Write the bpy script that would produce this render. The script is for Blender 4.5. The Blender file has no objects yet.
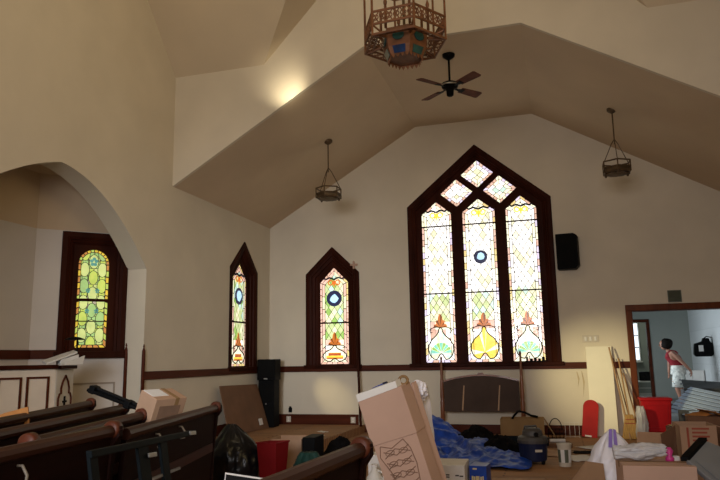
import bpy, math, random
from mathutils import Vector, Matrix, noise
from mathutils.geometry import tessellate_polygon
R = math.radians
SC = bpy.context.scene
COL = SC.collection
random.seed(7)

# ------------------------------------------------------------------ materials
def mat(name, col, rough=.6, var=.12, scale=6., bump=0., metal=0., stretch=None, col2=None, emit=0., alpha=1., coat=0., trans=0., detail=4., spec=.5):
    m = bpy.data.materials.new(name); m.use_nodes = True
    nt = m.node_tree; N = nt.nodes; L = nt.links
    b = N['Principled BSDF']
    b.inputs['Roughness'].default_value = rough
    b.inputs['Metallic'].default_value = metal
    b.inputs['Specular IOR Level'].default_value = spec
    if coat: b.inputs['Coat Weight'].default_value = coat
    if trans: b.inputs['Transmission Weight'].default_value = trans
    if alpha < 1: b.inputs['Alpha'].default_value = alpha
    tc = N.new('ShaderNodeTexCoord'); mp = N.new('ShaderNodeMapping')
    L.new(tc.outputs['Object'], mp.inputs['Vector'])
    if stretch: mp.inputs['Scale'].default_value = stretch
    nz = N.new('ShaderNodeTexNoise'); nz.inputs['Scale'].default_value = scale; nz.inputs['Detail'].default_value = detail
    L.new(mp.outputs['Vector'], nz.inputs['Vector'])
    rp = N.new('ShaderNodeValToRGB')
    a = [max(0, c*(1-var)) for c in col]; z = [min(1, c*(1+var)) for c in (col2 or col)]
    rp.color_ramp.elements[0].position = .3; rp.color_ramp.elements[1].position = .7
    rp.color_ramp.elements[0].color = (*a, 1); rp.color_ramp.elements[1].color = (*z, 1)
    L.new(nz.outputs['Fac'], rp.inputs['Fac'])
    L.new(rp.outputs['Color'], b.inputs['Base Color'])
    if emit:
        L.new(rp.outputs['Color'], b.inputs['Emission Color']); b.inputs['Emission Strength'].default_value = emit
    if bump:
        bp = N.new('ShaderNodeBump'); bp.inputs['Strength'].default_value = bump; bp.inputs['Distance'].default_value = .02
        L.new(nz.outputs['Fac'], bp.inputs['Height']); L.new(bp.outputs['Normal'], b.inputs['Normal'])
    return m

def plank_mat(name, c1, c2, mortar, sx, sy, rough=.55, msize=.012, var=.25):
    m = mat(name, c1, rough, var, 2.2, .05)
    nt = m.node_tree; N = nt.nodes; L = nt.links; b = N['Principled BSDF']
    tc = N.new('ShaderNodeTexCoord'); br = N.new('ShaderNodeTexBrick')
    br.inputs['Color1'].default_value = (*c1, 1); br.inputs['Color2'].default_value = (*c2, 1); br.inputs['Mortar'].default_value = (*mortar, 1)
    br.inputs['Scale'].default_value = 1; br.inputs['Brick Width'].default_value = sx; br.inputs['Row Height'].default_value = sy
    br.inputs['Mortar Size'].default_value = msize
    mp = N.new('ShaderNodeMapping'); L.new(tc.outputs['Object'], mp.inputs['Vector']); L.new(mp.outputs['Vector'], br.inputs['Vector'])
    mx = N.new('ShaderNodeMixRGB'); mx.blend_type = 'OVERLAY'; mx.inputs['Fac'].default_value = .55
    src = [l.from_socket for l in nt.links if l.to_socket == b.inputs['Base Color']][0]
    L.new(br.outputs['Color'], mx.inputs['Color1']); L.new(src, mx.inputs['Color2']); L.new(mx.outputs['Color'], b.inputs['Base Color'])
    return m, mp

M = {}
M['wall'] = mat('cream_paint', (.68, .61, .49), .75, .05, 1.3, .04, spec=.2)
M['apse'] = mat('pale_grey_paint', (.62, .57, .52), .75, .05, 1.3, .04)
M['ceil'] = mat('tan_ceiling_paint', (.62, .49, .345), .8, .06, 1.0, .04, spec=.2)
M['navec'] = mat('nave_ceiling_paint', (.62, .52, .38), .8, .05, 1.0, .04)
M['wood'] = mat('dark_mahogany_trim', (.034, .0075, .0035), .5, .35, 5, .05, stretch=(1, 1, .2), spec=.05)
M['rail'] = mat('brown_rail_wood', (.072, .016, .0065), .45, .3, 6, .05, stretch=(.2, .2, 2), spec=.1)
M['doorwood'] = mat('orange_brown_casing', (.125, .033, .010), .4, .25, 6, .04, stretch=(2, 2, .2), spec=.12)
M['pew'] = mat('pew_walnut', (.013, .003, .0017), .6, .3, 4, .05, stretch=(.3, 3, 3), spec=.08)
M['pewcap'] = mat('pew_top_walnut', (.045, .014, .007), .42, .25, 4, .04, stretch=(.3, 3, 3), spec=.25)
M['pewend'] = mat('pew_end_reddish', (.080, .020, .009), .4, .3, 5, .04, spec=.3)
M['came'] = mat('purple_grey_came', (.10, .06, .08), .5, .2, 20)
M['lead'] = mat('lead_came', (.03, .022, .02), .5, .2, 20, metal=.3)
M['black'] = mat('black_plastic', (.005, .005, .0055), .5, .3, 8, .02, spec=.05)
M['blackgloss'] = mat('black_gloss', (.008, .008, .009), .25, .3, 8, .02, spec=.25)
M['grille'] = mat('black_grille', (.006, .006, .006), .7, .6, 160, .2, spec=.05)
M['card'] = mat('tan_cardboard', (.42, .26, .165), .85, .08, 5, .03)
M['cardlight'] = mat('pale_cardboard', (.52, .34, .255), .85, .05, 4, .02)
M['cardbrown'] = mat('brown_cardboard', (.17, .085, .045), .85, .15, 4, .03)
M['cardyellow'] = mat('yellowish_cardboard', (.26, .15, .058), .85, .1, 4, .03)
M['cardin'] = mat('cardboard_inside', (.30, .18, .10), .9, .1, 5, .03)
M['white'] = mat('white_paint', (.74, .72, .68), .55, .04, 5, .01)
M['cream'] = mat('cream_woodwork', (.70, .60, .49), .55, .05, 4, .01)
M['pale'] = mat('pale_cream_board', (.86, .81, .66), .6, .03, 3, .01, spec=.2)
M['paper'] = mat('white_paper', (.72, .70, .68), .8, .06, 9, .02)
M['red'] = mat('red_plastic', (.17, .006, .008), .5, .12, 5, .02, spec=.15)
M['redboard'] = mat('dull_red_board', (.38, .014, .012), .5, .12, 5, .02, spec=.15)
M['redtote'] = mat('bright_red_plastic', (.46, .006, .010), .5, .1, 5, .02, spec=.2)
M['blue'] = mat('blue_tarp', (.010, .055, .36), .4, .35, 7, .25, spec=.3)
M['blackbag'] = mat('black_bin_liner', (.007, .0075, .010), .28, .4, 9, .3, spec=.3)
M['blackcloth'] = mat('black_cloth', (.006, .0055, .006), .95, .4, 14, .4, spec=.05)
M['whitebag'] = mat('white_plastic_film', (.86, .85, .93), .45, .06, 9, .35)
M['clear'] = mat('clear_plastic_film', (.72, .72, .74), .3, .12, 9, .4, alpha=.7)
M['bronze'] = mat('dark_bronze', (.10, .062, .030), .5, .3, 12, .05, metal=.4)
M['copper'] = mat('chandelier_copper', (.17, .068, .028), .5, .3, 10, .06, metal=.35)
M['gem'] = mat('green_glass_gem', (.012, .055, .05), .2, .4, 14, .05, coat=.5)
M['gemblue'] = mat('blue_glass_gem', (.008, .03, .10), .2, .4, 14, .05, coat=.5)
M['blade'] = mat('fan_blade_wood', (.13, .045, .028), .6, .3, 9, .03, spec=.1)
M['tan'] = mat('bare_wood_pole', (.36, .20, .085), .5, .2, 6, .03, stretch=(4, 4, .3))
M['straw'] = mat('broom_straw', (.48, .28, .09), .9, .35, 40, .5, stretch=(4, 4, .3))
M['teal'] = mat('dark_teal_metal', (.0045, .0075, .0095), .6, .2, 6, .02, spec=.08)
M['steel'] = mat('bare_steel', (.45, .45, .44), .3, .1, 12, .02, metal=.9)
M['greycase'] = mat('grey_plastic', (.20, .21, .22), .5, .08, 5, .02)
M['vacblue'] = mat('dark_blue_plastic', (.010, .014, .045), .45, .2, 6, .02, spec=.2)
M['vacgrey'] = mat('charcoal_plastic', (.055, .05, .047), .55, .2, 6, .02)
M['orange'] = mat('orange_paper', (.48, .20, .05), .8, .15, 6, .05)
M['green'] = mat('dark_green_plastic', (.010, .042, .036), .5, .2, 6, .05, spec=.2)
M['skin'] = mat('skin', (.36, .17, .11), .5, .06, 9)
M['hair'] = mat('dark_hair', (.010, .007, .006), .7, .4, 40, .3, spec=.1)
M['shirt'] = mat('red_cotton', (.24, .010, .018), .9, .15, 12, .05)
M['skirt'] = mat('white_print_cotton', (.55, .58, .55), .85, .25, 14, .05, col2=(.75, .76, .70))
M['annex'] = mat('pale_grey_green_paint', (.30, .32, .29), .8, .04, 2, .02)
M['annexfloor'] = mat('grey_floor', (.22, .22, .22), .6, .2, 4, .03)
M['slat'] = mat('pale_blue_slat', (.58, .70, .90), .5, .06, 6, .01)
M['darkmat'] = mat('dark_grey_mat', (.07, .07, .075), .8, .3, 9, .1)
M['hook'] = mat('dull_brass_hook', (.26, .22, .17), .5, .1, 8)
M['plate'] = mat('beige_plate', (.55, .49, .40), .5, .04, 6)
M['ventgreen'] = mat('grey_green_metal', (.10, .11, .075), .5, .15, 9, .02)
M['ink'] = mat('brown_print_ink', (.24, .14, .09), .85, .15, 8)
M['redink'] = mat('red_print_ink', (.33, .07, .04), .85, .1, 8)
M['darkprint'] = mat('dark_print_ink', (.06, .05, .05), .85, .2, 8)
M['purple'] = mat('purple_ribbon', (.25, .17, .55), .6, .1, 8)
M['pink'] = mat('magenta_plastic', (.62, .04, .25), .5, .1, 8)
M['yellow'] = mat('pale_yellow_paper', (.66, .54, .25), .85, .08, 8)
M['navy'] = mat('navy_cloth', (.02, .028, .06), .85, .2, 9, .1)
M['mirror'] = mat('dark_glass_panel', (.062, .038, .027), .5, .2, 2.5, 0, spec=.08)
M['bedwood'] = mat('headboard_cherry', (.20, .070, .030), .4, .3, 6, .04, stretch=(3, 3, .4), coat=.1)
M['stain'] = mat('brown_wall_stain', (.48, .38, .24), .85, .2, 8)
M['sky'] = mat('daylight_glass', (.75, .86, 1.0), .5, .03, 3, emit=1.8)

def glass(name, col, s): 
    return mat('stained_' + name, col, .3, .14, 11, 0, emit=s, coat=.3)
G = {}
GS = dict(white=((1, .95, .86), 1.6), cream=((1, .90, .64), 1.3), palegreen=((.72, .86, .40), .85), pink=((1, .60, .48), .95), yellow=((1, .66, .07), 1.1),
          lime=((.46, .80, .18), .62), orange=((.85, .24, .035), .55), teal=((.25, .75, .58), .9), blue=((.08, .25, .62), .5), sky=((.45, .72, 1), 1.2),
          red=((.60, .09, .05), .5), brown=((.40, .12, .02), .3), mint=((.66, .95, .78), 1.0), lilac=((.80, .70, .90), 1.1), navy=((.03, .04, .13), .3),
          dimlime=((.58, .72, .14), .62), dimgreen=((.42, .66, .24), .55), dimgold=((.88, .60, .06), .62), dimorange=((.75, .33, .08), .45),
          dimteal=((.12, .42, .38), .4), dimpink=((.62, .55, .42), .5), gold=((1, .72, .30), .95), dimpale=((.62, .72, .26), .7), pale=((.92, .90, .58), 1.05), rose=((.95, .56, .42), .85))
for k, (c, s) in GS.items(): G[k] = glass(k, c, s)
GK = list(G); GM = [G[k] for k in GK]; GI = {k: i for i, k in enumerate(GK)}

# ------------------------------------------------------------------ mesh builder
class MB:
    def __init__(s): s.v = []; s.f = []; s.m = []
    def add(s, vs, fs, mi=0):
        o = len(s.v); s.v += [Vector(v) for v in vs]
        for f in fs: s.f.append([i + o for i in f]); s.m.append(mi)
        return s
    def box(s, c, d, rot=None, mi=0):
        hx, hy, hz = d[0]/2, d[1]/2, d[2]/2
        vs = [Vector((x, y, z)) for x in (-hx, hx) for y in (-hy, hy) for z in (-hz, hz)]
        if rot is not None: vs = [rot @ v for v in vs]
        vs = [v + Vector(c) for v in vs]
        return s.add(vs, [(0, 1, 3, 2), (4, 6, 7, 5), (0, 4, 5, 1), (2, 3, 7, 6), (0, 2, 6, 4), (1, 5, 7, 3)], mi)
    def bb(s, a, b, mi=0):
        return s.box([(a[i]+b[i])/2 for i in range(3)], [abs(b[i]-a[i]) for i in range(3)], None, mi)
    def hexa(s, q, e, mi=0):     # quad q extruded by vector e
        q = [Vector(p) for p in q]; e = Vector(e); n = len(q)
        return s.add(q + [p + e for p in q], [tuple(range(n))[::-1], tuple(range(n, 2*n))] + [(i, (i+1) % n, (i+1) % n + n, i + n) for i in range(n)], mi)
    def tube(s, pts, r, n=8, mi=0, closed=False, cap=True):
        pts = [Vector(p) for p in pts]; k = len(pts); rings = []
        rr = r if isinstance(r, (list, tuple)) else [r]*k
        prev = None
        for i, p in enumerate(pts):
            a = pts[(i-1) % k] if (closed or i > 0) else p; b = pts[(i+1) % k] if (closed or i < k-1) else p
            t = (b - a).normalized() if (b-a).length > 1e-9 else Vector((0, 0, 1))
            if prev is None:
                up = Vector((0, 0, 1)) if abs(t.z) < .9 else Vector((1, 0, 0)); x = t.cross(up).normalized()
            else: x = (prev - t*prev.dot(t)).normalized()
            prev = x; y = t.cross(x)
            rings.append([p + (x*math.cos(2*math.pi*j/n) + y*math.sin(2*math.pi*j/n))*rr[i] for j in range(n)])
        vs = [v for g in rings for v in g]; fs = []
        for i in range(k if closed else k-1):
            for j in range(n):
                a = i*n + j; b = i*n + (j+1) % n; c = ((i+1) % k)*n + (j+1) % n; d = ((i+1) % k)*n + j
                fs.append((a, b, c, d))
        if cap and not closed: fs += [tuple(range(n))[::-1], tuple(range((k-1)*n, k*n))]
        return s.add(vs, fs, mi)
    def lathe(s, prof, c=(0, 0, 0), n=24, mi=0, sx=1, sy=1, rot=None):
        vs = []; fs = []; k = len(prof)
        for r, z in prof:
            for j in range(n):
                a = 2*math.pi*j/n; v = Vector((r*math.cos(a)*sx, r*math.sin(a)*sy, z))
                if rot is not None: v = rot @ v
                vs.append(v + Vector(c))
        for i in range(k-1):
            for j in range(n): fs.append((i*n+j, i*n+(j+1) % n, (i+1)*n+(j+1) % n, (i+1)*n+j))
        fs += [tuple(range(n))[::-1], tuple(range((k-1)*n, k*n))]
        return s.add(vs, fs, mi)
    def plate(s, loops, F, d0, d1, mi=0):   # polygon (with holes) in frame F, extruded from depth d0 to d1
        flat = [p for lp in loops for p in lp]; n = len(flat)
        tris = tessellate_polygon([[Vector((p[0], p[1], 0)) for p in lp] for lp in loops])
        vs = [F(p[0], p[1], d0) for p in flat] + [F(p[0], p[1], d1) for p in flat]
        fs = [tuple(t) for t in tris] + [tuple(i + n for i in t)[::-1] for t in tris]
        o = 0
        for lp in loops:
            k = len(lp)
            for i in range(k): fs.append((o+i, o+(i+1) % k, n+o+(i+1) % k, n+o+i))
            o += k
        return s.add(vs, fs, mi)
    def face(s, pts, mi=0): return s.add(pts, [tuple(range(len(pts)))], mi)
    def build(s, name, mats, parent=None, smooth=False, bevel=0, world=False, seg=2):
        me = bpy.data.meshes.new(name)
        vs = s.v
        if world and parent is not None:
            inv = (Matrix.Translation(parent.location) @ parent.rotation_euler.to_matrix().to_4x4()).inverted()
            if parent.parent is not None:
                inv = inv @ (Matrix.Translation(parent.parent.location) @ parent.parent.rotation_euler.to_matrix().to_4x4()).inverted()
            vs = [inv @ v for v in vs]
        me.from_pydata([tuple(v) for v in vs], [], s.f)
        for m in (mats if isinstance(mats, (list, tuple)) else [mats]): me.materials.append(m)
        for p, mi in zip(me.polygons, s.m): p.material_index = mi; p.use_smooth = smooth
        me.validate(); me.update()
        import bmesh
        bm = bmesh.new(); bm.from_mesh(me); bmesh.ops.recalc_face_normals(bm, faces=bm.faces); bm.to_mesh(me); bm.free()
        o = bpy.data.objects.new(name, me); COL.objects.link(o)
        if parent is not None: o.parent = parent
        if bevel:
            b = o.modifiers.new('bevel', 'BEVEL'); b.width = bevel; b.segments = seg; b.limit_method = 'ANGLE'; b.angle_limit = R(40)
        return o

def tag(o, label=None, cat=None, group=None, kind=None):
    if label: o['label'] = label
    if cat: o['category'] = cat
    if group: o['group'] = group
    if kind: o['kind'] = kind
    return o
def thing(name, label, cat, loc=(0, 0, 0), rot=(0, 0, 0), group=None, kind=None):
    o = bpy.data.objects.new(name, None); COL.objects.link(o); o.empty_display_size = .1
    o.location = loc; o.rotation_euler = rot
    return tag(o, label, cat, group, kind)
def struct(o): o['kind'] = 'structure'; return o
def copy_tree(o, parent=None):
    c = o.copy(); COL.objects.link(c)
    if parent is not None: c.parent = parent
    for ch in list(o.children): copy_tree(ch, c)
    return c
def RZ(a): return Matrix.Rotation(a, 3, 'Z')
def RX(a): return Matrix.Rotation(a, 3, 'X')
def RY(a): return Matrix.Rotation(a, 3, 'Y')
def frame(o, u, n):
    o = Vector(o); u = Vector(u).normalized(); n = Vector(n).normalized(); z = Vector((0, 0, 1))
    return lambda a, b, d=0: o + u*a + z*b + n*d
def offset(poly, w):      # inward offset of a counter-clockwise polygon
    n = len(poly); out = []
    for i in range(n):
        p0, p1, p2 = Vector(poly[i-1]).to_2d(), Vector(poly[i]).to_2d(), Vector(poly[(i+1) % n]).to_2d()
        d1 = (p1-p0).normalized(); d2 = (p2-p1).normalized()
        n1 = Vector((-d1.y, d1.x)); n2 = Vector((-d2.y, d2.x)); b = (n1+n2)
        out.append(tuple(p1 + b*(w/max(.2, (1+n1.dot(n2))))))
    return out
def clip(sub, cl):
    out = [tuple(p) for p in sub]; n = len(cl)
    for i in range(n):
        a, b = cl[i], cl[(i+1) % n]; inp = out; out = []
        if not inp: return []
        def side(p): return (b[0]-a[0])*(p[1]-a[1]) - (b[1]-a[1])*(p[0]-a[0])
        for j in range(len(inp)):
            p, q = inp[j-1], inp[j]; sp, sq = side(p), side(q)
            if (sp >= 0) != (sq >= 0):
                t = sp/(sp-sq); out.append((p[0]+(q[0]-p[0])*t, p[1]+(q[1]-p[1])*t))
            if sq >= 0: out.append(q)
    return out
def area(p): return abs(sum(p[i-1][0]*p[i][1]-p[i][0]*p[i-1][1] for i in range(len(p))))/2
def gothic(u0, u1, z0, zs, za): return [(u0, z0), (u1, z0), (u1, zs), ((u0+u1)/2, za), (u0, zs)]
def circ(c, r, n=20, a0=0, a1=2*math.pi): return [(c[0]+r*math.cos(a0+(a1-a0)*i/n), c[1]+r*math.sin(a0+(a1-a0)*i/n)) for i in range(n)]
# ------------------------------------------------------------------ room shell
X2 = 8.30; TF = -3.615; ZE = 3.944; ZC = 5.737; C1, C2 = 3.035, 5.234; Z1 = 5.68; ZT = 7.73; YN = -14.6
FB = frame((0, 0, 0), (1, 0, 0), (0, -1, 0))       # back wall: a=X, b=Z, depth towards the room
FL = frame((0, 0, 0), (0, 1, 0), (1, 0, 0))        # left wall: a=Y, b=Z
big_out = gothic(2.83, 5.47, 1.21, 4.15, 5.262)
sm_out = gothic(.767, 1.856, 1.21, 2.968, 3.49)
lw_out = gothic(-1.715, -.604, 1.21, 2.968, 3.49)
def hole(p):
    q = list(offset(p, .07)); q[0] = (q[0][0], p[0][1]-.02); q[1] = (q[1][0], p[1][1]-.02); return q
m = MB()
m.plate([[(0, 0), (6.66, 0), (6.66, 2.05), (8.2, 2.05), (8.2, 0), (X2, 0), (X2, ZE), (C2, ZC), (C1, ZC), (0, ZE)], hole(big_out), hole(sm_out)], FB, 0, -.25)
wall_back = struct(m.build('wall_back', M['wall']))
# left wall with the pointed arch of the chancel
AY, AZ, AH = -5.97, 3.663, 1.77
arch = [(AY-AH, 0.0)]
arch = [(AY + AH*t, AZ - ((.06*AH*t + .30*(AH*t)**2) if t > 0 else (-.25*AH*t + .19*(AH*t)**2))) for t in [i/14-1 for i in range(29)]]
arch = [(AY+AH, 0.02)] + arch[::-1] + [(AY-AH, 0.02)]
outer = [(YN, 0), (AY-AH, 0), (AY-AH, .02)] + arch[1:-1][::-1] + [(AY+AH, .02), (AY+AH, 0), (0, 0), (0, ZE), (TF, ZE), (TF, Z1), (-5.51, ZT), (YN+1.9, ZT), (YN, Z1)]
m = MB(); m.plate([outer, hole(lw_out)], FL, 0, -.30)
wall_left = struct(m.build('wall_left', M['wall']))
m = MB(); m.plate([[(YN, 0), (0, 0), (0, ZE), (TF, ZE), (TF, Z1), (-5.51, ZT), (YN+1.9, ZT), (YN, Z1)]], frame((X2, 0, 0), (0, 1, 0), (-1, 0, 0)), 0, -.25)
struct(m.build('wall_right', M['wall']))
m = MB(); m.plate([[(0, 0), (X2, 0), (X2, Z1), (0, Z1)]], frame((0, YN, 0), (1, 0, 0), (0, 1, 0)), 0, -.2)
struct(m.build('wall_front', M['wall']))
# gable wall over the transept opening
m = MB(); m.plate([[(0, ZE), (C1, ZC), (C2, ZC), (X2, ZE), (X2, Z1), (6.81, Z1), (4.89, ZT), (3.41, ZT), (1.49, Z1), (0, Z1)]], frame((0, TF, 0), (1, 0, 0), (0, -1, 0)), 0, -.06)
struct(m.build('wall_gable', M['wall']))
# ceilings
m = MB()
m.plate([[(0, ZE), (C1, ZC), (C2, ZC), (X2, ZE), (X2, ZE+.08), (C2+.02, ZC+.08), (C1-.02, ZC+.08), (0, ZE+.08)]], frame((0, TF+.06, 0), (1, 0, 0), (0, 1, 0)), 0, -TF-.06)
struct(m.build('ceiling_transept', M['ceil']))
m = MB()
def sl(pts): m.hexa(pts, (0, 0, .06))
YV = -5.51
sl([(0, TF, Z1), (1.49, TF, Z1), (3.41, YV, ZT), (0, YV, ZT)])
sl([(1.49, TF, Z1), (3.41, TF, ZT), (3.41, YV, ZT)])
sl([(X2, TF, Z1), (6.81, TF, Z1), (4.89, YV, ZT), (X2, YV, ZT)])
sl([(6.81, TF, Z1), (4.89, TF, ZT), (4.89, YV, ZT)])
sl([(3.41, TF, ZT), (4.89, TF, ZT), (4.89, YV, ZT), (3.41, YV, ZT)])
sl([(0, YV, ZT), (X2, YV, ZT), (X2, YN+1.9, ZT), (0, YN+1.9, ZT)])
sl([(0, YN+1.9, ZT), (X2, YN+1.9, ZT), (X2, YN, Z1), (0, YN, Z1)])
struct(m.build('ceiling_nave', M['navec']))
# floors
fm, mp = plank_mat('worn_tan_floor', (.44, .28, .145), (.36, .225, .115), (.15, .09, .055), 1.9, .085, .75)
m = MB(); m.bb((-.05, YN, -.1), (X2+.05, .25, 0)); struct(m.build('floor', fm))
m = MB(); m.bb((.0, -3.9, 0), (1.92, 0, .13)); struct(m.build('floor_platform', fm))
m = MB(); m.bb((5.3, .25, -.1), (9.1, 11.4, .12)); struct(m.build('floor_annex', M['annexfloor']))

# ------------------------------------------------------------------ chancel apse behind the arch
q = 2**.5
N0 = (-.30, -4.20); N1 = (-1.14, -5.04); S1 = (-1.14, 2*AY+5.04); S0 = (-.30, 2*AY+4.20)
def dg(s_, n=3.9): return ((s_*q+n)/2, (s_*q-n)/2)
FD = frame((*dg(0), 0), (1, 1, 0), (1, -1, 0))      # diagonal wall: a = s
aw = [(-4.05, 1.47), (-3.185, 1.47), (-3.185, 3.11), (-4.05, 3.11)]
s0 = (N0[0]+N0[1])/q; s1 = (N1[0]+N1[1])/q
m = MB(); m.plate([[(s1, 0), (s0, 0), (s0, 3.12), (s1, 3.12)], hole(aw)], FD, 0, -.2)
struct(m.build('wall_apse_diagonal', M['apse']))
m = MB(); m.plate([[(S1[1], 0), (N1[1], 0), (N1[1], 3.12), (S1[1], 3.12)]], frame((-1.14, 0, 0), (0, 1, 0), (1, 0, 0)), 0, -.2)
struct(m.build('wall_apse_back', M['apse']))
m = MB(); m.hexa([(*S1, 0), (*S0, 0), (*S0, 3.12), (*S1, 3.12)], (-.1, -.1, 0)); struct(m.build('wall_apse_far', M['apse']))
# half-dome ceiling in two facets per side
def lerp(a, b, t): return tuple(a[i]+(b[i]-a[i])*t for i in range(len(a)))
ctr = (-.30, AY)
m = MB()
base = [N0, N1, S1, S0]
for t0, z0, t1, z1 in ((0, 3.12, .30, 3.78), (.30, 3.78, .999, 4.15)):
    a = [(*lerp(p, ctr, t0), z0) for p in base]; b = [(*lerp(p, ctr, t1), z1) for p in base]
    for i in range(3): m.face([a[i], a[i+1], b[i+1], b[i]])
struct(m.build('ceiling_apse', M['ceil']))
m = MB(); m.hexa([(-.3, AY+AH+.05, 0), (-.3, AY-AH-.05, 0), (*S1, 0), (*N1, 0)], (0, 0, .28)); struct(m.build('floor_chancel', fm))
# apse trim: rail and panel moulding on the walls
m = MB()
m.plate([[(s1+.02, 1.40), (-4.05, 1.40), (-4.05, 1.515), (s1+.02, 1.515)]], FD, .0, .035)
struct(m.build('trim_1', M['rail']))
m = MB(); m.plate([[(S1[1], 1.40), (N1[1], 1.40), (N1[1], 1.515), (S1[1], 1.515)]], frame((-1.14, 0, 0), (0, 1, 0), (1, 0, 0)), 0, .035)
struct(m.build('trim_2', M['rail']))
m = MB()
fr = [(-4.02, .42), (-3.29, .42), (-3.29, 1.08), (-4.02, 1.08)]
m.plate([fr, offset(fr, .022)], FD, 0, .014); struct(m.build('trim_3', mat('taupe_moulding', (.30, .25, .2), .6, .1, 6)))
# spear-topped corner guards on the jamb of the arch
for k, (gx, gy) in enumerate(((-.265, AY+AH-.012), (.012, AY+AH-.012))):
    m = MB(); z1 = (1.60, 1.58)[k]
    m.lathe([(.004, z1), (.012, z1-.03), (.006, z1-.05), (.022, z1-.09), (.024, z1-.2), (.024, .28 if k == 0 else .0)][::-1], (gx, gy, 0), 10)
    struct(m.build('trim_%d' % (4+k), M['rail'], smooth=True))

# ------------------------------------------------------------------ rails and baseboards
def strip(name, F, a0, a1, z0, z1, d, mt):
    m = MB(); m.plate([[(a0, z0), (a1, z0), (a1, z1), (a0, z1)]], F, 0, d); return struct(m.build(name, mt, bevel=.006))
strip('trim_6', FB, .0, 5.93, 1.10, 1.21, .035, M['rail'])
strip('trim_7', FB, 6.30, 6.56, 1.10, 1.21, .035, M['rail'])
strip('trim_8', FL, -4.19, 0, 1.10, 1.21, .035, M['rail'])
strip('baseboard_left', FB, .0, 1.80, .13, .315, .03, M['rail'])
m = MB(); m.plate([[(.45, .20), (1.62, .20), (1.62, .215), (.45, .215)]], FB, .03, .036)
strip('baseboard_back', FB, 1.92, 5.80, .0, .158, .03, M['rail'])
strip('baseboard_side', FL, -4.19, -.0, .13, .30, .03, M['rail'])

# ------------------------------------------------------------------ stained glass windows
def put(mb, poly, F, d, key, g=.0):
    cx = sum(p[0] for p in poly)/len(poly); cz = sum(p[1] for p in poly)/len(poly)
    if g:
        sz = max(area(poly)**.5, 1e-4); k = max(.3, 1-g/sz)
        poly = [(cx+(p[0]-cx)*k, cz+(p[1]-cz)*k) for p in poly]
    mb.face([F(p[0], p[1], d) for p in poly], GI[key])
def ring_cells(mb, poly, w, F, d, keys, step, g):
    inn = offset(poly, w); n = len(poly)
    for i in range(n):
        a, b = poly[i], poly[(i+1) % n]; c, e = inn[i], inn[(i+1) % n]
        L_ = math.dist(a, b); k = max(1, round(L_/step))
        for j in range(k):
            t0, t1 = j/k, (j+1)/k
            qd = [lerp(a, b, t0), lerp(a, b, t1), lerp(c, e, t1), lerp(c, e, t0)]
            put(mb, qd, F, d, random.choice(keys), g)
    return inn
def lattice(mb, poly, F, d, du, dz, keyf, g):
    us = [p[0] for p in poly]; zs = [p[1] for p in poly]
    u = min(us) - du; i = 0; uc = (min(us)+max(us))/2; nu = int((max(us)-min(us))/du)+3; nz_ = int((max(zs)-min(zs))/dz)+3
    for a in range(-nu, nu+1):
        for b in range(-1, 2*nz_):
            if (a+b) % 2: continue
            cu = uc + a*du/2; cz = min(zs) + b*dz/2
            c = clip([(cu+du/2, cz), (cu, cz+dz/2), (cu-du/2, cz), (cu, cz-dz/2)], poly)
            if len(c) >= 3 and area(c) > 4e-5: put(mb, c, F, d, keyf(cu, cz), g)
def heart_pts(c, w, h):      # onion-shaped scroll: narrow neck at the top, two lobes at the bottom
    R_ = [(0, 1), (.13, .95), (.17, .86), (.36, .75), (.72, .62), (.96, .46), (1, .30), (.88, .13), (.62, .02), (.36, .0), (.22, .08), (.10, .16), (.0, .18)]
    pts = [(c[0]+x*w/2, c[1]+y*h) for x, y in R_] + [(c[0]-x*w/2, c[1]+y*h) for x, y in R_[1:-1][::-1]]
    return pts
def motif_heart(par, F, c, w, h, kind):
    d = .006; hp = heart_pts(c, w, h); m = MB(); bot = (c[0], c[1]+h*.2)
    n = len(hp); ctr_ = (c[0], c[1]+h*.34)
    if kind == 'fan' or kind == 'sun':
        keys = ['cream', 'pale', 'mint', 'cream', 'white'] if kind == 'fan' else ['yellow', 'cream', 'yellow', 'yellow']
        for i in range(n): put(m, [bot, hp[i], hp[(i+1) % n]], F, d, keys[i % len(keys)])
        if kind == 'fan':
            for i in range(9):
                a0, a1 = math.pi*(i)/9, math.pi*(i+1)/9
                r = w*.40
                put(m, [bot, (bot[0]+r*math.cos(a0), bot[1]+r*math.sin(a0)), (bot[0]+r*math.cos((a0+a1)/2)*1.06, bot[1]+r*math.sin((a0+a1)/2)*1.06), (bot[0]+r*math.cos(a1), bot[1]+r*math.sin(a1))], F, d+.002, ['teal', 'lime'][i % 2], .006)
    else:
        for i in range(n): put(m, [ctr_, hp[i], hp[(i+1) % n]], F, d, 'cream')
        for f0, f1, k in ((.14, .24, 'orange'), (.24, .36, 'yellow'), (.36, .44, 'red'), (.44, .54, 'orange')):
            ww = w*.36*(1 if f1 < .4 else .75)
            put(m, [(c[0]-ww, c[1]+h*f0), (c[0]+ww, c[1]+h*f0), (c[0]+ww, c[1]+h*f1), (c[0]-ww, c[1]+h*f1)], F, d+.002, k)
    m.build('heart_motif', GM, par)
    m = MB(); m.tube([F(p[0], p[1], d+.004) for p in hp], .011, 6, closed=True)
    for sg in (-1, 1):
        m.tube([F(c[0]+sg*w*x, c[1]+h*y, d+.004) for x, y in ((.02, 1.0), (.2, 1.02), (.36, .98), (.44, .9), (.40, .83), (.33, .86))], .009, 6)
    m.build('heart_outline', M['lead'], par)
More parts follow.
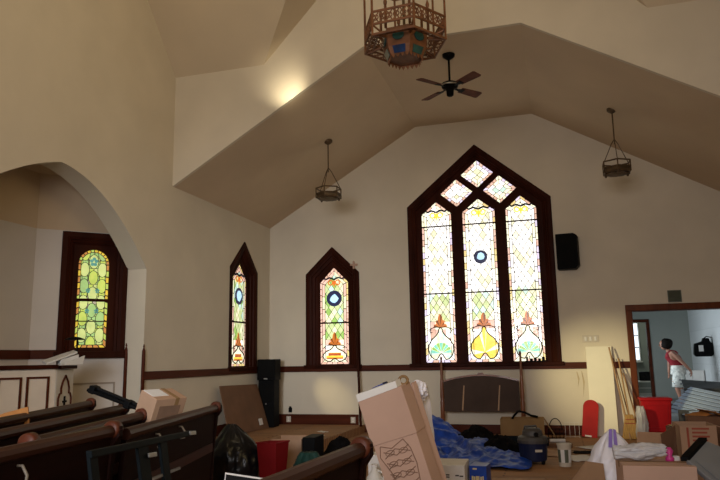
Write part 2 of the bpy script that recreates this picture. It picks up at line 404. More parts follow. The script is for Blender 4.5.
def motif_flame(par, F, c, w, h, key='orange'):
    m = MB(); d = .009
    P = [(-.5, 0), (-.46, .2), (-.30, .26), (-.34, .46), (-.18, .52), (-.14, .78), (0, 1), (.14, .78), (.18, .52), (.34, .46), (.30, .26), (.46, .2), (.5, 0)]
    pts = [(c[0]+x*w, c[1]+y*h) for x, y in P]
    for i in range(len(pts)-1): put(m, [(c[0], c[1]), pts[i+1], pts[i]], F, d, key if i % 3 else 'brown')
    m.build('flame_motif', GM, par)
def motif_loops(par, F, c, w, key):
    m = MB(); d = .009
    for sg in (-1, 1):
        m.plate([circ((c[0]+sg*w*.15, c[1]), w*.12, 14), circ((c[0]+sg*w*.15, c[1]), w*.07, 14)], F, d-.004, d, GI[key])
    m.plate([[(c[0]-w*.07, c[1]-w*.02), (c[0], c[1]-w*.2), (c[0]+w*.07, c[1]-w*.02), (c[0], c[1]+w*.12)]], F, d-.004, d, GI[key])
    m.build('loop_motif', GM, par)
    m = MB()
    for sg in (-1, 1): m.tube([F(c[0]+sg*w*x, c[1]+w*y, d) for x, y in ((0, .12), (.18, .2), (.34, .14), (.44, .2), (.5, .12))], .018, 6)
    m.build('scroll_outline', M['navy'], par)
def pane(par, F, poly, d0, style):
    u0 = min(p[0] for p in poly); u1 = max(p[0] for p in poly); z0 = min(p[1] for p in poly); z1 = max(p[1] for p in poly)
    w = u1-u0; uc = (u0+u1)/2; H = z1-z0
    D = lambda a, b, d=0: F(a, b, d0+d)
    m = MB(); m.plate([poly], D, -.012, -.003); m.build('leading', M['lead'], par)
    m = MB()
    if style['kind'] == 'diamond':
        inn = ring_cells(m, poly, w*.09, D, 0, ['rose', 'cream', 'pink', 'lilac'], .09, .010)
        inn = ring_cells(m, inn, w*.10, D, 0, ['white', 'cream'], .16, .010)
        lattice(m, inn, D, 0, w*.34, w*.30, lambda a, b: random.choice(['white', 'white', 'pale', 'mint']), .009)
    else:
        bk = style['border']
        inn = ring_cells(m, poly, w*.085, D, 0, bk, .12, .008)
        inn = ring_cells(m, inn, w*.095, D, 0, style['border2'], .26, .007)
        zmid = style['mid']
        def kf(a, b):
            return random.choice(style['low'] if b < zmid else style['high'])
        zb = style['ground']        # ground of the heart at the bottom
        lo = clip(inn, [(u0-1, z0-1), (u1+1, z0-1), (u1+1, zb), (u0-1, zb)])
        hi = clip(inn, [(u0-1, zb), (u1+1, zb), (u1+1, z1+1), (u0-1, z1+1)])
        for i in range(5):
            for j in range(3):
                c = clip(lo, [(u0+w*j/3, z0+(zb-z0)*i/5), (u0+w*(j+1)/3, z0+(zb-z0)*i/5), (u0+w*(j+1)/3, z0+(zb-z0)*(i+1)/5), (u0+w*j/3, z0+(zb-z0)*(i+1)/5)])
                if len(c) > 2: put(m, c, D, 0, random.choice(style['groundkeys']), .004)
        lattice(m, hi, D, 0, w*.20, w*.30, kf, .0085)
        strips = [offset(poly, w*.085), offset(poly, w*.18)]
    m.build('stained_glass', GM, par)
    if style['kind'] == 'light':
        for q_ in strips:
            m = MB(); m.tube([D(p[0], p[1], .004) for p in q_], .0055, 5, closed=True); m.build('border_came', M['came'], par)
    if style['kind'] == 'light':
        hw = w*.80; hh = style['ground']-z0-.17
        motif_heart(par, D, (uc, z0+.06), hw, hh, style['heart'])
        motif_flame(par, D, (uc, z0+.06+hh), w*.44, .26, style.get('flame', 'orange'))
        motif_loops(par, D, (uc, style['loopz']), w*.82, style.get('loops', 'yellow'))
        if style.get('med'):
            mz, mr, k1, k2 = style['med']; m = MB()
            m.plate([circ((uc, mz), mr, 24)], D, .004, .010, GI[k1])
            a = circ((uc, mz), mr*.66, 9)
            a = [lerp((uc, mz), p, .65+.4*random.random()) for p in a]
            m.plate([a], D, .010, .014, GI[k2]); m.build('medallion', GM, par)
    for bz in style.get('bars', ()):
        m = MB(); m.tube([D(u0-.005, bz, .008), D(u1+.005, bz, .008)], style.get('barr', .013), 6); m.build('crossbar', M['wood'], par)

def casing(par, F, outer, inner, d0, d1, name='casing', mt=None, bev=.008):
    m = MB(); m.plate([outer, inner], F, d0, d1); return m.build(name, mt or M['wood'], par, bevel=bev)
def low(poly, z):
    p = list(poly); p[0] = (p[0][0], z); p[1] = (p[1][0], z); return p
def splay(par, F, outp, w0, w1_, d):
    z0 = outp[0][1]
    o0 = low(outp, z0-.02); i0 = low(offset(outp, w0), z0+.004); i1 = low(offset(outp, w1_), z0+.012)
    casing(par, F, o0, i0, -.02, .022)
    m = MB(); n = len(i0)
    for k in range(n):
        j = (k+1) % n
        for a, b in (((0, .016), (.30, .004)), ((.30, .004), (.36, -.022)), ((.36, -.022), (.72, -.036)), ((.72, -.036), (.78, -.058)), ((.78, -.058), (1, d))):
            A = lerp(i0[k], i1[k], a[0]); B_ = lerp(i0[j], i1[j], a[0]); C_ = lerp(i0[j], i1[j], b[0]); D_ = lerp(i0[k], i1[k], b[0])
            m.face([F(*A, a[1]), F(*B_, a[1]), F(*C_, b[1]), F(*D_, b[1])])
    m.build('splayed_jamb', M['wood'], par)
def wroot(n): 
    o = bpy.data.objects.new('window_%d' % n, None); COL.objects.link(o); o['kind'] = 'structure'; return o

random.seed(11)
hi_keys = ['white', 'white', 'white', 'white', 'cream', 'white', 'pale']; lo_keys = ['pale', 'palegreen', 'cream', 'palegreen', 'pale', 'mint']
# window 1: the big one on the back wall: three lights and three diamonds
w1 = wroot(1)
splay(w1, FB, big_out, .075, .165, -.07)
body = offset(big_out, .075); body[0] = (body[0][0], 1.18); body[1] = (body[1][0], 1.18)
lights = [gothic(3.085, 3.645, 1.24, 4.00, 4.235), gothic(3.86, 4.455, 1.24, 4.00, 4.235), gothic(4.655, 5.20, 1.24, 4.00, 4.235)]
dia = [[(cx, cz-.265), (cx+.305, cz), (cx, cz+.265), (cx-.305, cz)] for cx, cz in ((3.765, 4.38), (4.165, 4.715), (4.565, 4.385))]
m = MB(); m.plate([body] + lights + dia, FB, -.072, -.20); m.build('tracery_frame', M['wood'], w1, bevel=.012)
for i, lp in enumerate(lights + dia):
    if i < 3:
        st = dict(kind='light', border=['cream', 'pink', 'gold', 'lilac', 'rose', 'cream'], border2=['white', 'cream', 'white'], mid=2.5, low=lo_keys, high=hi_keys, ground=1.98,
                  groundkeys=['pink', 'cream', 'rose', 'white'], heart=('fan', 'sun', 'fan')[i], loopz=3.98, bars=(2.495, 3.765), barr=.014)
        if i == 1: st['med'] = (3.14, .125, 'navy', 'sky')
    else: st = dict(kind='diamond')
    pane(w1, FB, offset(lp, -.01), -.115, st)
m = MB(); m.plate([[(2.80, 1.16), (5.51, 1.16), (5.51, 1.225), (2.80, 1.225)]], FB, 0, .075); m.build('window_sill', M['wood'], w1, bevel=.01)
# window 2: small one on the back wall; window 3: its twin on the left wall
for n, F, outp, c in ((2, FB, sm_out, 1.315), (3, FL, lw_out, -1.16)):
    w2 = wroot(n)
    splay(w2, F, outp, .075, .215, -.07)
    b2 = offset(outp, .075); b2[0] = (b2[0][0], 1.18); b2[1] = (b2[1][0], 1.18)
    lp = gothic(c-.285, c+.285, 1.24, 2.80, 3.09)
    m = MB(); m.plate([b2, lp], F, -.072, -.20); m.build('sash_frame', M['wood'], w2, bevel=.012)
    st = dict(kind='light', border=['pink', 'rose', 'gold', 'pink', 'rose'], border2=['cream', 'pink', 'pale'], mid=2.0,
              low=['palegreen', 'lime', 'palegreen', 'pale'], high=['palegreen', 'palegreen', 'mint', 'lime', 'pale'], ground=1.70,
              groundkeys=['pink', 'white', 'rose', 'cream'], heart='band', flame='orange', loopz=2.80, loops='orange', med=(2.49, .155, 'navy', 'sky'), bars=(2.02,), barr=.016)
    pane(w2, F, offset(lp, -.01), -.10, st)
    m = MB(); m.plate([[(outp[0][0]-.03, 1.16), (outp[1][0]+.03, 1.16), (outp[1][0]+.03, 1.225), (outp[0][0]-.03, 1.225)]], F, 0, .07); m.build('window_sill', M['wood'], w2, bevel=.01)
# window 4: round-headed one in the chancel
w4 = wroot(4)
splay(w4, FD, aw, .075, .165, -.07)
gl = [(-3.82, 1.545), (-3.42, 1.545), (-3.42, 2.69)] + [(-3.62+.20*math.cos(math.pi*i/12), 2.69+.20*math.sin(math.pi*i/12)) for i in range(1, 12)] + [(-3.82, 2.69)]
m = MB(); m.plate([hole(aw), gl], FD, -.072, -.16); m.build('sash_frame', M['wood'], w4, bevel=.008)
D4 = lambda a, b, d=0: FD(a, b, -.11+d)
go = offset(gl, -.01)
m = MB(); m.plate([go], D4, -.012, -.003); m.build('leading', M['lead'], w4)
m = MB()
inn = ring_cells(m, go, .045, D4, 0, ['dimgold', 'dimorange', 'dimlime', 'dimgold'], .09, .012)
vus = [-3.80, -3.70, -3.62, -3.54, -3.44]
zc0 = 1.60; k = 0; outl = []
while zc0 < 2.9:
    for a in range(-1, 2):
        cu = -3.62 + a*.115; off = .11 if a % 2 else 0
        el = [(cu+.062*math.cos(t*math.pi/6), zc0+off+.10*math.sin(t*math.pi/6)) for t in range(12)]
        c = clip(el, inn)
        if len(c) > 2 and area(c) > 2e-4: put(m, c, D4, .003, ['dimlime', 'dimpale', 'dimgreen', 'dimpale'][(k+a) % 4], .004); outl.append(c)
    zc0 += .225; k += 1
for i in range(26):
    for j in range(6):
        c = clip([(-3.84+.075*j, 1.53+.055*i), (-3.765+.075*j, 1.53+.055*i), (-3.765+.075*j, 1.585+.055*i), (-3.84+.075*j, 1.585+.055*i)], inn)
        if len(c) > 2 and area(c) > 1e-4: put(m, c, D4, 0, random.choice(['dimpink', 'dimgreen', 'dimlime', 'dimpale'] if 7 < i < 17 else ['dimlime', 'dimgreen', 'dimpale', 'dimgreen']), .008)
m.build('stained_glass', GM, w4)
for c in outl:
    m = MB(); m.tube([D4(p[0], p[1], .005) for p in c], .0042, 5, closed=True); m.build('oval_came', M['lead'], w4)
for fz, fu in ((2.72, -3.62), (2.32, -3.68), (2.32, -3.56), (2.04, -3.68), (2.04, -3.56)):
    m = MB(); rr = .055 if fz > 2.5 else .03
    for j in range(5):
        a = j*2*math.pi/5+.3; m.plate([circ((fu+rr*.6*math.cos(a), fz+rr*.75*math.sin(a)), rr*.45, 8)], D4, .004, .008, GI['dimteal'])
    m.build('flower_motif', GM, w4)
for bz, rr in ((2.19, .022), (1.90, .008)):
    m = MB(); m.tube([D4(-3.83, bz, .012), D4(-3.41, bz, .012)], rr, 6); m.build('crossbar', M['wood'], w4)
m = MB(); m.plate([[(-4.08, 1.40), (-3.185, 1.40), (-3.185, 1.49), (-4.08, 1.49)]], FD, 0, .07); m.build('window_sill', M['wood'], w4, bevel=.01)

# ------------------------------------------------------------------ doorway and the annex behind it
d1 = bpy.data.objects.new('door_1', None); COL.objects.link(d1); struct(d1)
m = MB(); m.bb((6.56, -.03, 0), (6.66, .0, 2.05)); m.bb((6.645, -.0, 0), (6.668, .25, 2.05)); m.build('door_jamb', M['doorwood'], d1, bevel=.006)
m = MB(); m.bb((8.2, -.03, 0), (8.29, .0, 2.05)); m.bb((8.185, 0, 0), (8.2, .25, 2.05)); m.build('door_jamb', M['doorwood'], d1, bevel=.006)
m = MB(); m.bb((6.56, -.03, 2.05), (8.29, .0, 2.15)); m.bb((6.66, 0, 2.04), (8.2, .25, 2.055)); m.build('door_header', M['doorwood'], d1, bevel=.006)
AXR = 8.86; AYB = 8.0; AC = 3.0
m = MB(); m.plate([[(5.35, .12), (7.02, .12), (7.02, 2.19), (7.86, 2.19), (7.86, .12), (AXR, .12), (AXR, AC), (5.35, AC)]], frame((0, AYB, 0), (1, 0, 0), (0, -1, 0)), 0, -.14)
struct(m.build('wall_annex_back', M['annex']))
bm_, mpb = plank_mat('white_block_wall', (.66, .68, .68), (.60, .62, .62), (.56, .58, .58), .42, .21, .7, .012, .04)
mpb.inputs['Rotation'].default_value = (R(90), 0, R(90))
m = MB(); m.bb((AXR, .25, .0), (AXR+.15, AYB+.1, AC)); struct(m.build('wall_annex_right', bm_))
m = MB(); m.bb((5.2, .25, .0), (5.35, AYB+.1, AC)); struct(m.build('wall_annex_left', M['annex']))
m = MB(); m.bb((5.2, .25, AC), (AXR+.15, 11.4, AC+.1)); struct(m.build('ceiling_annex', M['annex']))
m = MB(); m.bb((6.3, 11.2, .0), (AXR+.15, 11.3, AC)); m.bb((8.5, AYB+.14, 0), (8.6, 11.2, AC)); m.bb((6.2, AYB+.14, 0), (6.3, 11.3, AC)); struct(m.build('wall_closet', M['annex']))
d2 = bpy.data.objects.new('door_2', None); COL.objects.link(d2); struct(d2)
FA = frame((0, AYB, 0), (1, 0, 0), (0, -1, 0))
for a, b in (((7.78, .12), (7.86, 2.19)), ((6.94, .12), (7.02, 2.19))):
    m = MB(); m.bb((a[0]+.0, AYB-.03, a[1]), (b[0]+.0, AYB+.15, b[1])); m.build('door_jamb', M['rail'], d2, bevel=.006)
m = MB(); m.bb((6.94, AYB-.03, 2.19), (7.86, AYB+.15, 2.27)); m.build('door_header', M['rail'], d2, bevel=.006)
w5 = wroot(5)
m = MB(); m.bb((7.25, 11.14, 1.10), (7.90, 11.2, 2.32)); m.build('window_frame', M['white'], w5)
m = MB(); m.bb((7.30, 11.125, 1.15), (7.86, 11.14, 2.28)); m.build('pane', M['sky'], w5)
m = MB()
for z in (1.53, 1.90): m.bb((7.30, 11.10, z-.015), (7.86, 11.125, z+.015))
m.bb((7.565, 11.10, 1.15), (7.595, 11.125, 2.28)); m.build('glazing_bar', M['black'], w5)
m = MB(); m.bb((7.22, 11.05, 1.06), (7.94, 11.2, 1.10)); m.build('window_sill', M['white'], w5)
# ------------------------------------------------------------------ hanging lanterns, chandelier, fan
def hexring(r, z, n=6, a0=R(30)): return [(r*math.cos(a0+2*math.pi*i/n), r*math.sin(a0+2*math.pi*i/n), z) for i in range(n)]
def make_lantern(x, y, zc, label):
    t = thing('hanging_lantern', label, 'lamp', (x, y, zc), (0, 0, 0), 'small hexagonal hanging lanterns')
    drop = zc - 3.99
    m = MB(); m.lathe([(.0, .02), (.075, .02), (.075, -.015), (.05, -.04), (.02, -.06), (0, -.06)], (0, 0, 0), 16); m.build('ceiling_canopy', M['bronze'], t, smooth=True)
    zt = -drop + .36
    m = MB(); m.tube([(0, 0, -.05), (0, 0, -drop+.56)], .011, 6)
    for k in range(30): m.box((0, 0, -.08-k*.016), (.02 if k % 2 else .012, .012 if k % 2 else .02, .012))
    m.build('chain', M['bronze'], t)
    zr = -drop + .20
    ring = hexring(.215, zr)
    for i in (0, 2, 4):
        m = MB(); m.tube([(0, 0, -drop+.57), (ring[i][0]*.25, ring[i][1]*.25, -drop+.50), ring[i]], .007, 5); m.build('hanger_rod', M['bronze'], t)
    m = MB(); m.tube(ring, .012, 6, closed=True); m.tube(hexring(.215, zr-.095), .013, 6, closed=True); m.tube(hexring(.205, zr-.16), .016, 6, closed=True)
    for p in ring: m.tube([p, (p[0], p[1], zr-.17)], .011, 6)
    m.build('cage', M['bronze'], t)
    m = MB()
    h0, h1 = hexring(.20, zr-.095), hexring(.20, zr-.16)
    for i in range(6): m.hexa([h0[i], h0[(i+1) % 6], h1[(i+1) % 6], h1[i]], (h0[i][0]*-.02, h0[i][1]*-.02, 0))
    m.build('band', M['bronze'], t)
    m = MB(); m.lathe([(.17, zr-.16), (.175, zr-.185), (.10, zr-.20), (.0, zr-.205)], (0, 0, 0), 6, rot=None); m.build('bowl', M['bronze'], t)
    for p in hexring(.18, zr-.19)[::2]:
        m = MB(); m.lathe([(0, -.02), (.016, -.008), (.02, .01), (0, .03)], (p[0], p[1], zr-.19), 8); m.build('finial', M['bronze'], t, smooth=True)
    return t
make_lantern(1.85, -1.75, 5.03, 'small hexagonal bronze lantern hanging on a chain above the narrow back window')
make_lantern(6.455, -1.75, 5.03, 'small hexagonal bronze lantern hanging on a chain above the black wall speaker')

t = thing('chandelier', 'large hexagonal copper chandelier with pierced bands and green glass gems', 'chandelier', (4.15, -6.05, 4.20))
def hr(r, z, a0=-5): return hexring(r, z, 6, R(a0))
ro = .425
zr0, zr1 = .34, .47     # pierced band of the outer ring
A0, A1 = hr(ro, zr0), hr(ro, zr1)
for q_ in (A0, A1, hr(ro, .235), hr(ro, .98), hr(ro, 1.10)): m = MB(); m.tube(q_, .013, 6, closed=True); m.build('ring', M['copper'], t)
for i in range(6):       # filigree in each side of the band
    p, q, p1, q1 = A0[i], A0[(i+1) % 6], A1[i], A1[(i+1) % 6]; m = MB(); n = 6
    for k in range(n):
        a, b = lerp(p, q, k/n), lerp(p, q, (k+1)/n); c, d = lerp(p1, q1, k/n), lerp(p1, q1, (k+1)/n)
        m.tube([a, d], .007, 5); m.tube([b, c], .007, 5)
        o = Vector(lerp(a, d, .5)); u = (Vector(b)-Vector(a)).normalized()
        m.tube([o + u*.028*math.cos(g*math.pi/5) + Vector((0, 0, .028*math.sin(g*math.pi/5))) for g in range(10)], .006, 5, closed=True)
    m.build('filigree_panel', M['copper'], t)
for p in hr(ro, 0): 
    m = MB(); m.tube([(p[0], p[1], .225), (p[0], p[1], 1.20)], .012, 6); m.lathe([(0, 1.20), (.022, 1.215), (.012, 1.25), (0, 1.30)], (p[0], p[1], 0), 8); m.build('post', M['copper'], t)
B0 = hr(.25, .27)
AL = hr(ro, .235)
for i in range(6):       # open sloping frames between the outer ring and the drum
    m = MB(); p, q, a, b = AL[i], AL[(i+1) % 6], B0[i], B0[(i+1) % 6]
    m.tube([p, a], .016, 6); m.tube([lerp(p, a, .45), lerp(q, b, .45)], .009, 5); m.tube([a, A0[i]], .010, 6)
    for k in range(5):
        c0, c1 = lerp(p, q, k/5), lerp(lerp(p, q, (k+1)/5), lerp(a, b, (k+1)/5), .45)
        d0, d1_ = lerp(p, q, (k+1)/5), lerp(lerp(p, q, k/5), lerp(a, b, k/5), .45)
        m.tube([c0, c1], .006, 5); m.tube([d0, d1_], .006, 5)
    m.build('sloping_frame', M['copper'], t)
B1, B2, B3 = hr(.235, .21), hr(.225, .17), hr(.19, .10)
for i in range(6):
    j = (i+1) % 6; m = MB()
    m.hexa([hr(.24, .36)[i], hr(.24, .36)[j], B2[j], B2[i]], tuple(-.03*v for v in (Vector(B1[i])+Vector(B1[j])).to_2d())+(0,)); pn = m.build('drum_panel', M['copper'], t)
    c = (Vector(hr(.24, .36)[i])+Vector(hr(.24, .36)[j])+Vector(B2[i])+Vector(B2[j]))/4; u = (Vector(B1[j])-Vector(B1[i])).normalized(); nn = Vector((c.x, c.y, 0)).normalized()
    m = MB(); m.hexa([c+nn*.004+u*.06*math.cos(g*math.pi/7)+Vector((0, 0, .05*math.sin(g*math.pi/7))) for g in range(14)], nn*.012); m.build('gem', M['gem'], pn)
    m = MB(); m.hexa([B2[i], B2[j], B3[j], B3[i]], (0, 0, .02)); pn = m.build('crown_panel', M['copper'], t)
    m = MB(); k0 = [lerp(B2[i], B2[j], .2), lerp(B2[i], B2[j], .8), lerp(B3[i], B3[j], .8), lerp(B3[i], B3[j], .2)]
    nv = (Vector(k0[1])-Vector(k0[0])).cross(Vector(k0[3])-Vector(k0[0])).normalized()
    if nv.z > 0: nv = -nv
    m.hexa([Vector(p)+nv*.002 for p in k0], nv*.006); m.build('gem', M['gemblue' if i % 3 == 1 else 'gem'], pn)
    m = MB()
    for k in range(4):   # scalloped fringe
        a, b = lerp(B3[i], B3[j], k/4), lerp(B3[i], B3[j], (k+1)/4); mm = lerp(a, b, .5)
        m.hexa([a, b, (mm[0], mm[1], mm[2]-.045)], tuple(-.03*v for v in (Vector(a).to_2d()))+(0,))
    m.build('fringe', M['copper'], t)
m = MB(); m.plate([[(p[0], p[1]) for p in B3]], lambda a, b, d=0: Vector((a, b, d)), .10, .12); m.build('bottom_plate', M['copper'], t)
for i in range(6):
    p = hr(.25, .0)[i]; m = MB(); m.tube([(p[0], p[1], .36), (p[0], p[1], .60)], .014, 8); m.lathe([(0, .60), (.016, .61), (.02, .64), (.004, .69), (0, .69)], (p[0], p[1], 0), 8); m.build('candle_bulb', M['copper'], t, smooth=True)
m = MB(); m.tube([(0, 0, .3), (0, 0, ZT-4.20)], .015, 8); m.build('hanging_rod', M['bronze'], t)
for i in range(6):
    p = hr(ro, 1.10)[i]; m = MB(); m.tube([p, (0, 0, 1.9)], .007, 5); m.build('hanger_rod', M['bronze'], t)

t = thing('ceiling_fan', 'dark four-bladed ceiling fan on a short rod under the flat ceiling strip', 'fan', (4.155, -2.95, ZC))
m = MB(); m.lathe([(.0, 0), (.095, 0), (.09, -.03), (.035, -.075), (0, -.075)], (0, 0, 0), 20); m.build('ceiling_canopy', M['black'], t, smooth=True)
m = MB(); m.tube([(0, 0, -.07), (0, 0, -.46)], .016, 8); m.build('down_rod', M['black'], t)
m = MB(); m.lathe([(0, -.34), (.05, -.345), (.115, -.375), (.125, -.41), (.11, -.445), (.06, -.46), (.055, -.50), (.05, -.56), (.03, -.575), (0, -.575)], (0, 0, -.075), 24); m.build('motor', M['black'], t, smooth=True)
m = MB(); m.lathe([(.128, -.40), (.13, -.405), (.13, -.415), (.128, -.42)], (0, 0, -.075), 24); m.build('motor_band', M['steel'], t, smooth=True)
for k in range(4):
    a = R(50+90*k); rr = RZ(a)
    m = MB(); m.plate([[(.20, -.06), (.56, -.078), (.585, -.06), (.59, .06), (.565, .078), (.20, .06)]], lambda x, y, d=0: rr @ (RX(R(-12)) @ Vector((x, y, d)) + Vector((0, 0, -.51))), -.004, .004)
    bl = m.build('blade', M['blade'], t)
    m = MB(); m.plate([[(.09, -.02), (.15, -.02), (.26, -.045), (.26, .045), (.15, .02), (.09, .02)]], lambda x, y, d=0: rr @ (RX(R(-12)) @ Vector((x, y, d)) + Vector((0, 0, -.51))), -.010, -.004)
    m.build('blade_iron', M['black'], bl)

# ------------------------------------------------------------------ things on the walls
t = thing('wall_speaker', 'black boxy loudspeaker mounted high on the wall right of the big window', 'speaker', (5.68, -.17, 3.10), (R(0), 0, R(-8)))
m = MB(); m.plate([[(-.17, -.31), (.13, -.31), (.19, -.25), (.19, .27), (.13, .31), (-.17, .31)]], frame((0, 0, 0), (1, 0, 0), (0, -1, 0)), -.13, .10); m.build('cabinet', M['black'], t, bevel=.015)
m = MB(); m.plate([[(-.15, -.28), (.12, -.28), (.165, -.235), (.165, .25), (.12, .28), (-.15, .28)]], frame((0, 0, 0), (1, 0, 0), (0, -1, 0)), .10, .115); m.build('grille', M['grille'], t)
m = MB(); m.bb((-.05, .13, -.08), (.05, .165, .08)); m.build('bracket', M['black'], t)
t = thing('switch_plate', 'beige switch plate with three rocker switches between big window and doorway', 'switch', (5.965, 0, 1.60))
m = MB(); m.bb((-.135, -.008, -.06), (.135, 0, .06)); m.build('cover', M['plate'], t, bevel=.004)
for k in (-1, 0, 1):
    m = MB(); m.bb((k*.08-.018, -.018, -.035), (k*.08+.018, -.008, .035)); m.build('switch', M['white'], t, bevel=.003)
t = thing('air_vent', 'square grey-green air vent on the wall above the doorway', 'vent', (7.35, 0, 2.27))
m = MB(); m.plate([[(-.105, -.10), (.105, -.10), (.105, .10), (-.105, .10)], [(-.09, -.085), (.09, -.085), (.09, .085), (-.09, .085)]], frame((0, 0, 0), (1, 0, 0), (0, -1, 0)), 0, .02); m.build('vent_frame', M['ventgreen'], t)
m = MB(); m.bb((-.09, -.004, -.085), (.09, -.001, .085))
for k in range(7): m.box((0, -.010, -.072+.024*k), (.18, .003, .022), RX(R(40)))
m.build('louvres', M['ventgreen'], t)
for x, z, nm in ((.42, .225, 'small beige outlet plate on the baseboard beside the black speaker stack'), (1.70, .215, 'small beige outlet plate at the end of the low baseboard by the pole')):
    t = thing('wall_outlet', nm, 'outlet', (x, -.03, z)); m = MB(); m.bb((-.045, -.008, -.055), (.045, 0, .055)); m.build('plate', M['plate'], t, bevel=.003)
    for dz in (-.022, .022): m = MB(); m.lathe([(0, 0), (.016, 0), (.016, .003), (0, .003)], (0, -.008, dz), 12, rot=RX(R(90))); m.build('socket', M['white'], t)
t = thing('plug_adapter', 'small black plug adapter on the wall above the low baseboard', 'adapter', (.45, 0, .40))
m = MB(); m.bb((-.03, -.05, -.05), (.03, 0, .035)); m.build('body', M['black'], t, bevel=.008); m = MB(); m.lathe([(0, .03), (.022, .035), (.018, .06), (0, .062)], (0, -.025, 0), 10); m.build('cap', M['black'], t)

# ------------------------------------------------------------------ PA speakers, leaning cardboard, pole
t = thing('loudspeaker', 'black PA loudspeaker on top of the tall black cabinet in the corner', 'speaker', (.235, -.55, .97), (0, 0, R(4)))
m = MB(); m.bb((-.175, -.15, 0), (.175, .17, .38)); m.build('cabinet', M['black'], t, bevel=.012)
m = MB(); m.bb((-.155, -.165, .05), (.155, -.15, .36)); m.build('grille', M['grille'], t, bevel=.006)
m = MB(); m.bb((-.04, -.17, .02), (.03, -.15, .04)); m.build('badge', M['steel'], t)
t = thing('subwoofer', 'tall black speaker cabinet standing on the floor in the wall corner', 'speaker', (.235, -.55, .13), (0, 0, R(4)))
m = MB(); m.bb((-.155, -.14, 0), (.155, .16, .84)); m.build('cabinet', M['black'], t, bevel=.012)
for z0, z1 in ((.06, .38), (.46, .78)): m = MB(); m.bb((-.135, -.155, z0), (.135, -.14, z1)); m.build('grille', M['grille'], t, bevel=.006)
for z in (.42, .025): m = MB(); m.lathe([(0, 0), (.014, 0), (.014, .012), (0, .012)], (.0, -.14, z), 12, rot=RX(R(90))); m.build('badge', M['steel'], t)
t = thing('cardboard_sheet', 'large flat brown cardboard sheet leaning against the wall beside the black speaker stack', 'cardboard', (.20, -1.42, .13))
P4 = [(.10, .72, 0), (.10, -.82, .02), (-.10, -.80, .80), (-.10, .62, .775)]
m = MB(); m.hexa(P4, (.012, 0, .003)); m.build('panel', M['cardbrown'], t)
m = MB(); m.hexa([(.106, .46, .08), (.106, .33, .08), (.078, .33, .19), (.078, .46, .19)], (.012, 0, .003)); m.build('label_sticker', M['paper'], t)
t = thing('processional_pole', 'slender dark pole with a cross finial leaning beside the narrow back window', 'pole', (1.93, -.32, .13))
tp = Vector((1.768-1.93, -.06+.32, 3.02-.13))
m = MB(); m.tube([(0, 0, 0), tp*.5, tp], [.025, .022, .018], 8); m.build('shaft', M['wood'], t)
m = MB(); m.tube([tp-tp.normalized()*.35, tp], [.02, .03], 8); m.build('ferrule', M['wood'], t)
m = MB(); m.tube([tp, tp+Vector((-.005, .0, .15))], .02, 6); m.tube([tp+Vector((-.07, 0, .085)), tp+Vector((.07, 0, .085))], .02, 6)
for dx, dz in ((-.06, .085), (.06, .085), (0, .145)): m.lathe([(0, -.02), (.018, 0), (0, .02)], tp+Vector((dx, 0, dz)), 8)
m.build('cross_finial', M['cardlight'], t)

# ------------------------------------------------------------------ headboard, white board, red board, sticks
t = thing('headboard', 'cherry wood headboard with two tall posts and dark arched panel under the big window', 'headboard', (4.10, -.33, 0), (R(-2.5), 0, 0))
for x, h in ((-.68, 1.36), (.69, 1.43)):
    m = MB(); m.lathe([(.038, 0), (.038, .55), (.03, .6), (.036, .64), (.030, .9), (.022, 1.0), (.026, 1.04), (.016, h-.08), (.022, h-.05), (.012, h-.02), (0, h)], (x, 0, 0), 12); m.build('bed_post', M['bedwood'], t, smooth=True)
def arcz(x): return 1.0 - .10*(x/.65)**2
top = [(.645-1.29*i/20, arcz(.645-1.29*i/20)) for i in range(21)]
FH = frame((0, 0, 0), (1, 0, 0), (0, -1, 0))
m = MB(); m.plate([[(-.645, .40), (.645, .40)] + top], FH, -.012, .010); pn = m.build('panel', M['mirror'], t)
m = MB(); m.plate([[(p[0], p[1]) for p in top[::-1]] + [(p[0], p[1]+.03) for p in top]], FH, -.02, .022); m.plate([[(-.06, 1.02), (.06, 1.02), (.035, 1.06), (-.035, 1.06)]], FH, -.02, .024); m.build('crest_rail', M['bedwood'], t)
for xa, xb in ((-.33, -.29), (.28, .32)):
    m = MB(); m.plate([[(xa-.012, .42), (xa+.012, .42), (xb+.01, .84), (xb-.01, .84)]], FH, .008, .016); m.build('reflection_strip', M['tan'], pn)  # pale reflections on the dark panel, built as tan strips
t = thing('white_board', 'tall white board leaning over the gap in the wall rail', 'board', (6.06, -.165, 0), (R(-5.0), 0, R(0)))
m = MB(); m.bb((-.19, -.02, 0), (.225, .02, 1.47)); m.build('board', M['pale'], t, bevel=.004)
t = thing('red_board', 'red rounded-top board standing against the leaning white board', 'board', (5.82, -.33, 0), (R(-9), R(7), R(0)))
m = MB(); bd = [(-.12, 0), (.12, 0)] + [(.12*math.cos(math.pi*i/12), .50+.10*math.sin(math.pi*i/12)) for i in range(13)]
m.plate([bd], frame((0, 0, 0), (1, 0, 0), (0, -1, 0)), -.07, .05); m.build('body', M['redboard'], t, bevel=.02)
m = MB(); m.bb((-.07, -.055, .005), (.03, -.045, .03)); m.build('tag', M['paper'], t)
def stick(nm, label, cat, a, b, r0, r1, mt, gp='long wooden sticks leaning by the doorway'):
    o = MB(); a = Vector(a); b = Vector(b)
    t = thing(nm, label, cat, a, group=gp); o.tube([(0, 0, 0), b-a], [r0, r1], 8); o.build('shaft', mt, t); return t, b-a
stick('wooden_pole', 'longest pale wooden pole leaning on the white board beside the doorway', 'pole', (6.43, -.55, 0), (6.24, -.16, 1.45), .018, .012, M['tan'])
stick('wooden_pole', 'thin dark stick leaning on the wall rail just left of the doorway', 'pole', (6.50, -.48, 0), (6.30, -.075, 1.27), .009, .007, M['doorwood'])
